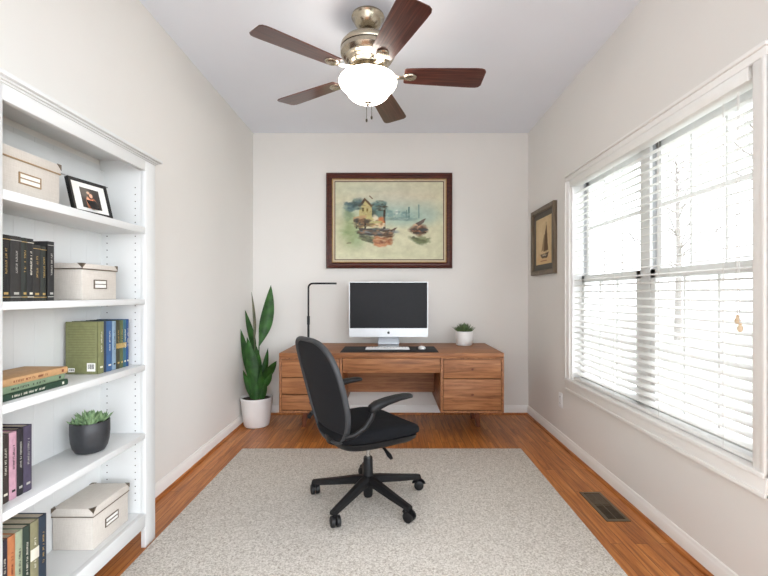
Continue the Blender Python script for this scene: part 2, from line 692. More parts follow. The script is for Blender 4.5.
m.box(XR - 0.026, XR + 0.001, WY0 - cw, WY1 + cw, WZ0 - 0.082, WZ0 - 0.064, 0.004)
part('apron', m, TRIM, win)
# jambs and mullion
jx0, jx1 = XR, XR + T
m = MB()
m.box(jx0, jx1, WY0, WY0 + 0.018, WZ0, WZ1)
m.box(jx0, jx1, WY1 - 0.018, WY1, WZ0, WZ1)
m.box(jx0, jx1, WY0, WY1, WZ1 - 0.018, WZ1)
m.box(jx0 + 0.07, jx1, 2.335, 2.425, WZ0, WZ1)
part('jamb', m, VINYL, win)
m = MB()
for y in (2.3355, 2.4245, WY1 - 0.0185):
    m.box(jx0 + 0.085, jx0 + 0.130, y - 0.0035, y + 0.0035, 1.312, WZ1 - 0.02)
part('jamb_track', m, mat('track_grey', (186, 188, 190), 0.6), win)


def sash(y0, y1, z0, z1, x, zm):
    m = MB()
    st, rl, d = 0.045, 0.05, 0.03
    m.box(x, x + d, y0, y0 + st, z0, z1, 0.003)
    m.box(x, x + d, y1 - st, y1, z0, z1, 0.003)
    m.box(x, x + d, y0, y1, z0, z0 + rl, 0.003)
    m.box(x, x + d, y0, y1, z1 - rl, z1, 0.003)
    o = part('sash', m, VINYL, win)
    m = MB()
    a, b = y0 + st, y1 - st
    for k in (1, 2):
        yy = a + (b - a) * k / 3
        m.box(x + 0.004, x + d - 0.004, yy - 0.009, yy + 0.009, z0 + rl, z1 - rl, 0.003)
    m.box(x + 0.0045, x + d - 0.0045, a, b, zm - 0.009, zm + 0.009, 0.003)
    part('muntin', m, VINYL, o)
    m = MB()
    m.box(x + d / 2 - 0.002, x + d / 2 + 0.002, a - 0.005, b + 0.005, z0 + rl - 0.005, z1 - rl + 0.005)
    part('pane', m, GLASS, o, smooth=False)


for (a, b) in ((WY0 + 0.018, 2.335), (2.425, WY1 - 0.018)):
    sash(a, b, WZ0 + 0.01, 1.305, XR + 0.072, 0.925)
    sash(a, b, 1.255, WZ1 - 0.018, XR + 0.104, 1.65)

# ---- outdoors seen between the slats
m = MB(); m.box(1.6, 40, -12, 30, -0.75, -0.6)
struct('ground', m, mat('pale_ground', (168, 171, 160), 0.95, noise=0.2, scale=0.6), label='pale overexposed lawn outside', cat='ground')
m = MB()
m.box(1.6, 3.2, 0.2, 6.5, -0.1, -0.02)
struct('porch', m, mat('porch_paint', (214, 214, 212), 0.8, noise=0.04), label='pale porch floor outside the window', cat='porch')
for k, (py, lab) in enumerate(((2.95, 'white square porch post outside the near window unit'), (4.25, 'white square porch post outside the far window unit'))):
    m = MB()
    m.box(3.0, 3.11, py - 0.055, py + 0.055, -0.02, 2.6, 0.006)
    m.box(2.98, 3.13, py - 0.075, py + 0.075, -0.02, 0.12, 0.006)
    m.box(2.98, 3.13, py - 0.075, py + 0.075, 2.5, 2.6, 0.006)
    o = part('porch_post', m, mat('post_paint', (206, 206, 205), 0.7), None, loc=(3.05, py, -0.02))
    tag(o, lab, 'post', 'porch posts outside the window')


def bare_tree(x, y, h, lab, seed):
    rng = random.Random(seed)
    t = thing('bare_tree', (x, y, -0.6), lab, 'tree', 'bare trees outside the window')
    mt = mat('bark', (150, 144, 138), 0.9, noise=0.2)
    m = MB()
    m.tube([(x, y, -0.6), (x + 0.05, y, h * 0.4), (x, y + 0.1, h)], [0.14, 0.1, 0.03], 8)
    part('trunk', m, mt, t)
    m = MB()
    for k in range(26):
        z = h * (0.3 + 0.65 * rng.random())
        a = rng.random() * 6.28
        l = (h - z) * 0.6 + 0.5
        p = Vector((x, y, z))
        q = p + Vector((math.cos(a) * l * .5, math.sin(a) * l * .5, l * .35))
        e = q + Vector((math.cos(a + .4) * l * .5, math.sin(a + .4) * l * .5, l * .45))
        m.tube([p, q, e], [0.035, 0.02, 0.006], 5)
        for j in range(3):
            b = a + rng.uniform(-1, 1)
            m.tube([q, q + Vector((math.cos(b) * .5, math.sin(b) * .5, .35))], [0.015, 0.004], 4)
    part('branches', m, mt, t)


bare_tree(9.0, 9.5, 6.0, 'leafless pale tree outside, beyond the far window unit', 3)
bare_tree(11.0, 16.5, 6.5, 'leafless pale tree outside, farthest from the window', 5)

# ---------------------------------------------------------------- blind
bl = thing('window_blind', (XR + 0.035, 2.38, WZ0 + 0.01), 'white wide-slat horizontal blind covering the window', 'blind')
bx = XR + 0.034
by0, by1 = WY0 + 0.022, WY1 - 0.022
m = MB()
m.box(XR - 0.012, XR + 0.062, by0 - 0.002, by1 + 0.002, WZ1 - 0.048, WZ1 - 0.003, 0.003)
m.box(XR - 0.020, XR - 0.010, by0 - 0.004, by1 + 0.004, WZ1 - 0.054, WZ1 - 0.002, 0.003)
part('valance', m, SLAT, bl)
m = MB()
zs = []
z = WZ0 + 0.062
while z < WZ1 - 0.066:
    zs.append(z)
    z += 0.0425
ct, st = math.cos(R(11)), math.sin(R(11))
for z in zs:
    prof = []
    n = 6
    for i in range(n + 1):
        t = -0.025 + 0.05 * i / n
        c = 0.0022 * (1 - (t / 0.025) ** 2)
        prof.append((t, c + 0.0012))
    for i in range(n, -1, -1):
        t = -0.025 + 0.05 * i / n
        c = 0.0022 * (1 - (t / 0.025) ** 2)
        prof.append((t, c - 0.0012))
    m.skin([[(bx + a * ct - b * st, y, z + a * st + b * ct) for a, b in prof] for y in (by0, by1)])
part('slats', m, SLAT, bl)
m = MB()
m.box(bx - 0.025, bx + 0.025, by0, by1, WZ0 + 0.012, WZ0 + 0.030, 0.004)
part('bottom_rail', m, SLAT, bl)
m = MB()
for y in (1.74, 2.16, 2.60, 3.05):
    for dx in (-0.026, 0.026):
        m.box(bx + dx - 0.0008, bx + dx + 0.0008, y - 0.0014, y + 0.0014, WZ0 + 0.02, WZ1 - 0.07)
part('ladder_cord', m, CORD, bl)
m = MB()
cyy = XR - 0.022
yc = 1.312 * 430 / 346.0
m.tube([(cyy, yc, WZ1 - 0.08), (cyy, yc + .002, 1.4), (cyy, yc, 1.09)], 0.0015, 6)
m.tube([(cyy, yc - 0.006, WZ1 - 0.08), (cyy, yc - 0.007, 1.4), (cyy, yc - 0.010, 1.06)], 0.0015, 6)
pc = part('pull_cord', m, CORD, bl)
for (dy, zt) in ((0.0, 1.092), (-0.012, 1.062)):
    m = MB()
    m.lathe([(0, 0.0), (0.006, -0.002), (0.0045, -0.010), (0.0085, -0.014), (0.010, -0.022), (0.008, -0.030), (0.006, -0.034), (0, -0.035)],
            (cyy, yc + dy, zt), 14)
    part('tassel', m, WOODT, pc)
m = MB()
m.tube([(XR - 0.022, 3.10, WZ1 - 0.08), (XR - 0.022, 3.10, 1.0)], 0.0035, 8)
part('tilt_wand', m, VINYL, bl)

# ---------------------------------------------------------------- rug
m = MB()
m.box(-1.115, 0.975, 0.75, 3.225, 0.001, 0.013, 0.004)
rug = part('area_rug', m, RUG, None, loc=(-0.07, 2.0, 0))
tag(rug, 'large light beige speckled low-pile rug on the wood floor', 'rug')
ZR = 0.013

# ---------------------------------------------------------------- floor vent
v = thing('floor_vent', (1.17, 2.37, 0), 'bronze metal air register set in the floor under the window', 'floor vent')
m = MB()
M0 = Matrix.Translation((1.17, 2.37, 0.001))
m.frame(0.125, 0.325, 0.02, [(0, 0), (0.002, 0.004), (0.018, 0.005), (0.02, 0.0)], M0)
part('frame', m, BRONZE, v)
m = MB(); m.box(1.128, 1.212, 2.23, 2.51, 0.0004, 0.0012)
part('backing', m, VENTD, v)
m = MB()
y = 2.236
while y < 2.505:
    wdt = 0.0022 if y < 2.375 else 0.008
    m.box(1.128, 1.212, y, y + wdt, 0.001, 0.0045)
    y += 0.0125
m.box(1.168, 1.172, 2.23, 2.51, 0.001, 0.0048)
m.box(1.128, 1.212, 2.370, 2.378, 0.001, 0.0048)
part('louvres', m, BRONZE, v)

# ---------------------------------------------------------------- outlet
o_ = thing('wall_outlet', (XR, 3.38, 0.34), 'small white outlet plate low on the right wall', 'outlet')
m = MB(); m.box(XR - 0.006, XR, 3.345, 3.415, 0.28, 0.395, 0.002)
part('plate', m, WHITEP, o_)
for z in (0.312, 0.362):
    m = MB(); m.box(XR - 0.008, XR - 0.005, 3.363, 3.397, z - 0.014, z + 0.014, 0.001)
    s_ = part('socket', m, WHITEP, o_)
    m = MB()
    for dy in (-0.007, 0.007):
        m.box(XR - 0.0086, XR - 0.0079, 3.38 + dy - 0.001, 3.38 + dy + 0.001, z - 0.004, z + 0.005)
    part('slot', m, VENTD, s_)

# ---------------------------------------------------------------- bookcase
XF = -1.13
BI0, BI1 = 1.252, 1.981          # clear width along Y
BO0, BO1 = 1.168, 2.062
XB = XL + 0.002
bc = thing('bookcase', ((XF + XB) / 2, 1.6, 0), 'tall white wooden bookcase with open shelves along the left wall', 'bookcase')
for (a, b) in ((BO0, BI0), (BI1, BO1)):
    m = MB()
    m.box(XF - 0.022, XF, a, b, 0, 1.785, 0.002)
    inner = a if a > 1.5 else b - 0.02
    m.box(XB, XF - 0.0225, inner, inner + 0.02, 0.09, 1.785)
    m.box(XB, XB + 0.05, inner - (0.0 if a > 1.5 else 0.03), inner + (0.05 if a > 1.5 else 0.02), 0, 0.0898)
    sp = part('side_panel', m, CASEW, bc)
    if a < 1.5:
        continue
    # rows of shelf-pin holes on the inner face
    m = MB()
    yf = BI1 if a > 1.5 else BI0
    sgn = -1 if a > 1.5 else 1
    z = 0.22
    while z < 1.68:
        for xx in (XF - 0.048, XB + 0.035):
            m.cyl((xx, yf + sgn * 0.0006, z), (xx, yf - sgn * 0.004, z), 0.0028, n=10)
        z += 0.032
    part('pin_holes', m, HOLE, sp)['kind'] = 'stuff'
m = MB(); m.box(XB, XB + 0.006, BI0, BI1, 0.09, 1.76)
for k in range(1, 8):
    y = BI0 + (BI1 - BI0) * k / 8
    m.box(XB + 0.0055, XB + 0.0066, y - 0.004, y + 0.004, 0.1, 1.76)
part('back_panel', m, CASEW, bc)
m = MB(); m.box(XB + 0.006, XB + 0.02, BI0, BI1, 1.655, 1.735, 0.002)
part('top_cleat', m, CASEW, bc)
m = MB()
m.box(XF - 0.022, XF, BI0, BI1, 1.737, 1.785, 0.002)
part('header_rail', m, CASEW, bc)
m = MB()
m.box(XB, XF + 0.004, BO0 - 0.004, BO1 + 0.004, 1.785, 1.791, 0.001)
m.box(XB, XF + 0.012, BO0 - 0.012, BO1 + 0.012, 1.7912, 1.798, 0.002)
m.box(XB, XF + 0.024, BO0 - 0.022, BO1 + 0.024, 1.7985, 1.813, 0.003)
part('crown', m, CASEW, bc)
S1, S2, S3, S4, S5 = 1.477, 1.147, 0.845, 0.530, 0.160
for z, th in ((S1, 0.030), (S2, 0.024), (S3, 0.026), (S4, 0.026)):
    m = MB(); m.box(XB + 0.007, XF - 0.001, BI0 + 0.001, BI1 - 0.001, z - th, z, 0.0015)
    part('shelf', m, CASEW, bc)
m = MB(); m.box(XB + 0.007, XF - 0.0225, BI0, BI1, S5 - 0.02, S5)
part('shelf', m, CASEW, bc)
m = MB(); m.box(XF - 0.022, XF, BI0, BI1, 0.098, S5, 0.002)
part('bottom_rail', m, CASEW, bc)


# ---- storage boxes
def storage_box(xb, xf, y0, y1, z, h, label, lid_h=0.034, brown=BOXM, plate_side='x'):
    t = thing('storage_box', ((xb + xf) / 2, (y0 + y1) / 2, z), label, 'storage box', 'linen storage boxes in the bookcase')
    z += 0.0005
    m = MB(); m.box(xb + .002, xf - .003, y0 + .003, y1 - .003, z, z + h - 0.006, 0.002)
    part('body', m, LINEN, t)
    m = MB(); m.box(xb, xf, y0, y1, z + h - lid_h, z + h, 0.003)
    lid = part('lid', m, LINEN, t)
    m = MB(); m.box(xb - .0004, xf + .0006, y0 - .0006, y1 + .0006, z + h - lid_h - 0.001, z + h - lid_h + 0.003)
    part('lid_edging', m, brown, lid)
    # metal corner caps on the lid
    for (cx, sx) in ((xf, -1), (xb, 1)):
        for (cy, sy) in ((y0, 1), (y1, -1)):
            m = MB()
            e = 0.0012
            L_ = 0.020
            tri = [(0, 0), (L_, 0), (0, L_)]
            top = Matrix(((sx, 0, 0, cx - sx * e), (0, sy, 0, cy - sy * e), (0, 0, 1, z + h - 0.0005), (0, 0, 0, 1)))
            m.prism(tri, top, 0.0015)
            m.prism(tri, Matrix(((0, 0, -sx, cx), (sy, 0, 0, cy - sy * e), (0, -1, 0, z + h + e), (0, 0, 0, 1))), 0.0012)
            m.prism(tri, Matrix(((sx, 0, 0, cx - sx * e), (0, 0, -sy, cy), (0, -1, 0, z + h + e), (0, 0, 0, 1))), 0.0012)
            part('corner_cap', m, BOXM, lid)
    # label holder on the front
    yc, zc = (y0 + y1) / 2, z + (h - lid_h) * 0.52
    wl, hl = min(0.085, (y1 - y0) * 0.36), 0.036
    m = MB()
    Mx = Matrix(((0, 0, 1, xf - 0.003), (1, 0, 0, yc), (0, 1, 0, zc), (0, 0, 0, 1)))
    m.frame(wl, hl, 0.006, [(0, 0), (0.0, 0.003), (0.004, 0.003), (0.004, 0)], Mx)
    lh = part('label_holder', m, brown, t)
    m = MB(); m.box(xf - 0.003, xf - 0.001, yc - wl / 2 + .003, yc + wl / 2 - .003, zc - hl / 2 + .003, zc + hl / 2 - .003)
    part('label_card', m, LABEL, lh)
    m = MB(); m.box(xf - 0.001, xf + 0.0015, yc - wl / 2 + .003, yc + wl / 2 - .003, zc - 0.0015, zc + 0.0015)
    part('bar', m, brown, lh)
    return t


storage_box(XB + 0.012, -1.164, 1.262, 1.517, S1, 0.146, 'beige linen storage box on the top shelf beside the photo frame', brown=BRASSB)
storage_box(XB + 0.012, -1.172, 1.632, 1.842, S2, 0.140, 'beige linen storage box on the second shelf right of the black books', 0.022)
storage_box(XB + 0.008, -1.170, 1.690, 1.922, S5, 0.165, 'large beige linen storage box on the bottom shelf')

# ---- photo frame
pf = thing('photo_frame', (-1.18, 1.70, S1), 'black framed portrait photo leaning on the top bookcase shelf', 'photo frame')
A_, B_ = Vector((-1.188, 1.612, S1 + 0.005)), Vector((-1.158, 1.785, S1 + 0.005))
ux = (B_ - A_).normalized()
back_ = Vector((-ux.y, ux.x, 0)) * 1.0
if back_.x > 0:
    back_ = -back_
uz = (Vector((0, 0, 1)) + back_ * 0.26).normalized()
nn = ux.cross(uz)
if nn.x < 0:
    nn = -nn
wf, hf = (B_ - A_).length, 0.138
cen = A_ + ux * wf / 2 + uz * hf / 2
Mp = Matrix((ux, uz, nn)).transposed().to_4x4()
Mp.translation = cen
m = MB(); m.frame(wf, hf, 0.01, [(0, -0.010), (0, 0.006), (0.009, 0.006), (0.011, 0.0), (0.011, -0.010)], Mp)
part('frame', m, BLACKP, pf)
m = MB(); m.box(-wf / 2 + 0.008, wf / 2 - 0.008, -hf / 2 + 0.008, hf / 2 - 0.008, -0.008, 0.000, M=Mp)
part('mat_board', m, LABEL, pf)
m = MB()
Ms = Mp @ Matrix.Translation((0, 0.02, -0.011)) @ Matrix.Rotation(R(-22), 4, 'X')
m.box(-0.02, 0.02, -0.075, 0.0, -0.003, 0.0, M=Ms)
part('easel_leg', m, BLACKP, pf)

rs = np.random.RandomState(4)


def fbm(ny, nx, k0, seed):
    r = np.random.RandomState(seed)
    out = np.zeros((ny, nx))
    amp = 1.0
    k = k0
    while k < max(nx, ny) and amp > 0.05:
        g = r.rand(k + 2, k + 2)
        yy = np.linspace(0, k, ny)
        xx = np.linspace(0, k, nx)
        yi, xi = yy.astype(int), xx.astype(int)
        fy, fx = (yy - yi)[:, None], (xx - xi)[None, :]
        a = g[yi][:, xi]; b = g[yi][:, xi + 1]; c = g[yi + 1][:, xi]; d = g[yi + 1][:, xi + 1]
        out += amp * ((a * (1 - fx) + b * fx) * (1 - fy) + (c * (1 - fx) + d * fx) * fy - 0.5)
        amp *= 0.6
        k *= 2
    return out


class Paint:
    def __init__(s, nx, ny, base, seed=1):
        s.nx, s.ny = nx, ny
        s.u, s.v = np.meshgrid(np.linspace(0, 1, nx), np.linspace(0, 1, ny))
        s.n1, s.n2 = fbm(ny, nx, 9, seed), fbm(ny, nx, 9, seed + 50)
        s.n3 = fbm(ny, nx, 24, seed + 90)
        s.img = np.ones((ny, nx, 3)) * np.array(base, float)

    def put(s, mask, col, a=1.0):
        k = (np.clip(mask, 0, 1) * a)[..., None]
        s.img = s.img * (1 - k) + np.array(col, float) * k

    def blob(s, cu, cv, ru, rv, col, a=1.0, soft=0.4, wob=0.02):
        u, v = s.u + s.n1 * wob, s.v + s.n2 * wob
        d = np.sqrt(((u - cu) / ru) ** 2 + ((v - cv) / rv) ** 2)
        s.put((1 + soft - d) / (2 * soft), col, a)

    def poly(s, pts, col, a=1.0, wob=0.01, soft=0.006):
        u, v = s.u + s.n1 * wob, s.v + s.n2 * wob
        d = np.full(u.shape, 1e9)
        n = len(pts)
        ar = sum(pts[i][0] * pts[(i + 1) % n][1] - pts[(i + 1) % n][0] * pts[i][1] for i in range(n))
        sg = 1 if ar > 0 else -1
        for i in range(n):
            (x0, y0), (x1, y1) = pts[i], pts[(i + 1) % n]
            L_ = math.hypot(x1 - x0, y1 - y0) + 1e-9
            d = np.minimum(d, sg * ((x1 - x0) * (v - y0) - (y1 - y0) * (u - x0)) / L_)
        s.put(d / soft + 0.5, col, a)

    def strokes(s, cu, cv, ru, rv, cols, n, size, seed=1, a=0.8, flat=1.8):
        r = random.Random(seed)
        for _ in range(n):
            an, q = r.random() * 6.283, math.sqrt(r.random())
            x, y = cu + math.cos(an) * q * ru, cv + math.sin(an) * q * rv
            k = size * r.uniform(0.5, 1.3)
            s.blob(x, y, k * r.uniform(0.5, flat) / 2, k * r.uniform(0.4, 1.0) / 2, r.choice(cols), a * r.uniform(0.6, 1), 0.45, 0.02)

    def line(s, x0, y0, x1, y1, wdt, col, a=1.0, wob=0.006):
        dx, dy = x1 - x0, y1 - y0
        L_ = math.hypot(dx, dy) + 1e-9
        nx, ny = -dy / L_ * wdt / 2, dx / L_ * wdt / 2
        s.poly([(x0 + nx, y0 + ny), (x1 + nx, y1 + ny), (x1 - nx, y1 - ny), (x0 - nx, y0 - ny)], col, a, wob, 0.005)


P = Paint(70, 84, (60, 54, 50), 3)
P.blob(0.2, 0.2, 0.3, 0.3, (108, 100, 92), 0.8)
P.blob(0.85, 0.5, 0.2, 0.3, (40, 36, 36), 0.8)
P.blob(0.52, 0.80, 0.27, 0.36, (236, 140, 98), 1, 0.15)
P.blob(0.34, 0.72, 0.10, 0.30, (236, 168, 132), 1, 0.2)
P.poly([(0.6, 0.5), (0.75, 0.6), (0.95, 1.0), (0.72, 1.0)], (34, 32, 36), 0.9)
P.blob(0.50, 0.38, 0.13, 0.15, (62, 38, 28), 1, 0.2)
P.blob(0.52, 0.35, 0.09, 0.11, (226, 178, 150), 1, 0.2)
P.blob(0.40, 0.22, 0.08, 0.07, (230, 190, 160), 0.9, 0.3)
raster('photo_print', P.img, Mp @ Matrix.Translation((0.002, -0.003, 0.0008)), wf * 0.50, hf * 0.60, pf, attr_mat('photo_ink', 0.4))


# ---- books
def glyphs(mb, place, length, hgt, seed, fill=0.8):
    """a run of small letter-like strokes along local x, thickness along local z"""
    r = random.Random(seed)
    x = -length / 2
    while x < length / 2 - hgt * 0.5:
        wdt = hgt * r.uniform(0.35, 0.7)
        if r.random() < fill:
            k = r.random()
            s_ = hgt * 0.18
            if k < .35:
                mb.box(x, x + s_, -hgt / 2, hgt / 2, 0, 0.0005, M=place)
                mb.box(x, x + wdt, hgt / 2 - s_, hgt / 2, 0, 0.0005, M=place)
            elif k < .7:
                mb.box(x, x + s_, -hgt / 2, hgt / 2, 0, 0.0005, M=place)
                mb.box(x + wdt - s_, x + wdt, -hgt / 2, hgt / 2, 0, 0.0005, M=place)
                mb.box(x, x + wdt, -s_ / 2, s_ / 2, 0, 0.0005, M=place)
            else:
                mb.box(x, x + wdt, -hgt / 2, -hgt / 2 + s_, 0, 0.0005, M=place)
                mb.box(x + wdt * .4, x + wdt * .4 + s_, -hgt / 2, hgt / 2, 0, 0.0005, M=place)
        x += wdt + hgt * 0.22


def book(xf, y0, y1, z, h, d, cover, label, group, ink=None, bands=None, seed=1, paper=PAPER, extra=None):
    """upright book with its spine toward +X"""
    t = thing('book', (xf - d / 2, (y0 + y1) / 2, z), label, 'book', group)
    y0 += 0.0004; y1 -= 0.0004
    z += 0.0004
    m = MB()
    cb = 0.0022
    m.box(xf - d, xf - 0.003, y0, y0 + cb, z, z + h, 0.0006)
    m.box(xf - d, xf - 0.003, y1 - cb, y1, z, z + h, 0.0006)
    yc, hw = (y0 + y1) / 2, (y1 - y0) / 2
    prof = []
    for i in range(7):
        a = -1 + 2 * i / 6
        prof.append((xf - 0.004 + 0.004 * math.sqrt(max(0, 1 - a * a * 0.9)), yc + a * hw))
    prof += [(xf - 0.006, y1), (xf - 0.006, y0)]
    m.skin([[(a, b, zz) for a, b in prof] for zz in (z, z + h)])
    part('cover', m, cover, t)
    m = MB(); m.box(xf - d + 0.004, xf - 0.005, y0 + cb, y1 - cb, z + 0.003, z + h - 0.003)
    part('page_block', m, paper, t)
    if ink is not None:
        m = MB()
        wdt = (y1 - y0)
        # spine text reads top to bottom
        def pl(zc):
            return Matrix(((0, 0, 1, xf + 0.0001), (0, 1, 0, yc), (-1, 0, 0, zc), (0, 0, 0, 1)))
        glyphs(m, pl(z + h * 0.60), h * 0.40, min(0.0062, wdt * 0.34), seed)
        part('spine_title', m, ink, t)
        m = MB()
        m.box(xf - 0.001, xf + 0.0005, yc - wdt * .22, yc + wdt * .22, z + h * 0.105, z + h * 0.105 + min(0.007, wdt * .4))
        part('spine_emblem', m, ink, t)
    if bands:
        for zz, hh, mm in bands:
            m = MB(); m.box(xf - 0.004, xf + 0.0003, y0 + 0.0008, y1 - 0.0008, z + h * zz, z + h * (zz + hh), 0.0004)
            part('spine_band', m, mm, t)
    return t


def c_(name, col, rough=0.6):
    return mat('cover_' + name, col, rough, noise=0.1, scale=60)


INKG = mat('gold_ink', (190, 160, 100), 0.45, metal=0.3)
INKS = mat('silver_ink', (176, 174, 166), 0.5)
INKW = mat('cream_ink', (226, 220, 204), 0.6)
INKD = mat('dark_ink', (40, 34, 32), 0.6)


def yat(px, x):
    return abs(x) * F / (CX - px)


xb_ = -1.150
bk = c_('black', (34, 33, 33))
bk2 = c_('soft_black', (48, 46, 44))
bk3 = c_('green_black', (40, 44, 40))
g1 = 'black books on the second shelf'
rows = [(1, 11, .200, bk, INKG, 'black book with small brown title, against the near end of the second shelf'),
        (11, 22, .200, bk2, INKS, 'thick charcoal book with large pale title and gold emblem, second shelf'),
        (22, 28, .199, bk3, INKG, 'slim green-black book with pale gold lettering, second shelf'),
        (28, 34.3, .199, bk, INKW, 'slim black book with silver lettering, last of the taller four'),
        (34.3, 42.5, .182, bk2, INKG, 'shorter charcoal book with yellow gold title, second shelf'),
        (42.5, 48.2, .181, bk3, INKG, 'shorter slim black book with gold lettering, beside the tallest last book'),
        (48.2, 55, .200, bk, INKS, 'black book nearest the linen box on the second shelf')]
for k, (a, b, h, cm, ik, lab) in enumerate(rows):
    book(xb_ - (0.004 if h < .19 else 0), max(BI0 + 0.002, yat(a, xb_)), yat(b, xb_), S2, h, 0.150, cm, lab, g1, ik, seed=20 + k * 3,
         bands=[(0.06, 0.012, ik), (0.93, 0.010, ik)])

xg = -1.185
g2 = 'upright books on the third shelf'
olive = c_('olive', (122, 124, 84))
rows = [(98.5, 104.5, .212, olive, INKW, 'olive green hardback with its patterned back cover showing, third shelf'),
        (104.5, 107, .212, c_('night_blue', (38, 52, 74)), None, 'very slim dark blue book next to the olive hardback'),
        (107, 112.6, .211, c_('blue', (56, 92, 136)), INKW, 'bright blue book with pale lettering, third shelf'),
        (112.6, 116.6, .209, c_('pale_blue', (126, 148, 166)), INKD, 'pale grey-blue book beside the bright blue one'),
        (116.6, 120.5, .211, c_('dark_olive', (62, 62, 44)), INKG, 'dark olive book with gold lettering, third shelf'),
        (120.5, 123.8, .209, c_('moss', (82, 92, 58)), INKG, 'moss green slim book with yellow mark, third shelf'),
        (123.8, 126.6, .210, c_('teal', (50, 96, 112)), INKW, 'teal slim book, second from the bookcase side, third shelf'),
        (126.6, 129.2, .211, c_('royal', (36, 70, 120)), INKW, 'dark royal blue slim book against the bookcase side, third shelf')]
for k, (a, b, h, cm, ik, lab) in enumerate(rows):
    bb = book(xg, yat(a, xg), yat(b, xg), S3, h, 0.134, cm, lab, g2, ik, seed=60 + k * 3,
              bands=[(0.42, 0.10, INKG)] if k in (4, 5, 6) else None)
    if k == 0:
        y_ = yat(a, xg) + 0.0004
        mm = MB()
        for j in range(13):
            z = S3 + 0.065 + j * 0.0105
            mm.box(xg - 0.124, xg - 0.014, y_ - 0.0003, y_ + 0.0005, z, z + 0.0022)
        part('cover_pattern', mm, mat('pattern_olive', (108, 110, 72), 0.7), bb)
        for (xc, zc, w_, h_) in ((xg - 0.030, S3 + 0.028, 0.034, 0.034), (xg - 0.110, S3 + 0.016, 0.026, 0.016)):
            mm = MB(); mm.box(xc - w_ / 2, xc + w_ / 2, y_ - 0.0005, y_ + 0.0005, zc - h_ / 2, zc + h_ / 2)
            lb = part('barcode_label', mm, LABEL, bb)
            mm = MB()
            rr = random.Random(9)
            x = xc - w_ * 0.36
            while x < xc + w_ * 0.36:
                q = rr.uniform(0.0006, 0.0022)
                mm.box(x, x + q, y_ - 0.0008, y_ - 0.0004, zc - h_ * 0.22, zc + h_ * 0.34)
                x += q + rr.uniform(0.0008, 0.002)
            part('barcode', mm, INKD, lb)

# stack of three lying flat on the third shelf
g3 = 'stack of books lying on the third shelf'


def flat_book(xf, y0, y1, z, t_, d, cover, label, ink, seed, rz=0.0):
    c = Vector((xf - d / 2, (y0 + y1) / 2, z))
    t = thing('book', c, label, 'book', g3, rz)
    L_, hw, cb = (y1 - y0) / 2, d / 2, 0.0022
    m = MB()
    m.box(-hw, hw - 0.003, -L_, L_, 0.0002, cb, 0.0006)
    m.box(-hw, hw - 0.003, -L_, L_, t_ - cb, t_ - 0.0002, 0.0006)
    prof = [(hw - 0.004 + 0.004 * math.sqrt(max(0, 1 - a * a * .9)), t_ / 2 + a * (t_ / 2 - .0002)) for a in [-1 + 2 * i / 6 for i in range(7)]]
    prof += [(hw - 0.006, t_ - .0002), (hw - 0.006, .0002)]
    m.skin([[(a, yy, b) for a, b in prof] for yy in (-L_, L_)])
    part('cover', m, cover, t, world=False)
    m = MB(); m.box(-hw + 0.004, hw - 0.005, -L_ + 0.003, L_ - 0.003, cb, t_ - cb)
    part('page_block', m, PAPER, t, world=False)
    m = MB()
    pl = lambda yc: Matrix(((0, 0, 1, hw + 0.0001), (1, 0, 0, yc), (0, 1, 0, t_ / 2), (0, 0, 0, 1)))
    glyphs(m, pl(-L_ * 0.15), L_ * 1.0, t_ * 0.30, seed)
    part('spine_title', m, ink, t, world=False)
    m = MB(); m.box(hw - 0.001, hw + 0.0005, L_ * 0.80, L_ * 0.86, t_ * 0.3, t_ * 0.7)
    part('spine_emblem', m, ink, t, world=False)
    return t


flat_book(-1.160, 1.268, 1.545, S3, 0.0215, 0.160, c_('forest', (32, 60, 42)), 'dark green book with white title at the bottom of the flat stack', INKW, 91)
flat_book(-1.164, 1.270, 1.535, S3 + 0.0215, 0.0215, 0.155, c_('sage', (122, 142, 114)), 'mottled sage green book in the middle of the flat stack', INKD, 93, R(0.6))
flat_book(-1.162, 1.268, 1.545, S3 + 0.043, 0.0225, 0.157, c_('tan', (190, 150, 106)), 'tan orange book on top of the flat stack', c_('rust', (120, 52, 34)), 97, R(-0.6))

# fourth shelf
xk = -1.178
g4 = 'upright books on the fourth shelf'
rows = [(1.5, 9.8, .209, c_('brown_black', (58, 48, 44)), INKW, 'dark brown book at the near end of the fourth shelf'),
        (9.8, 17.4, .209, c_('pink', (196, 152, 168)), INKD, 'pink book with dark lettering on the fourth shelf'),
        (17.4, 24.2, .212, c_('black2', (36, 32, 38)), INKS, 'black book between the pink and the purple-black ones'),
        (24.2, 32.6, .213, c_('plum', (72, 64, 84)), INKS, 'dark plum book at the far end of its row, fourth shelf')]
for k, (a, b, h, cm, ik, lab) in enumerate(rows):
    book(xk, max(BI0 + 0.002, yat(a, xk)), yat(b, xk), S4, h, 0.148, cm, lab, g4, ik, seed=120 + k * 3)
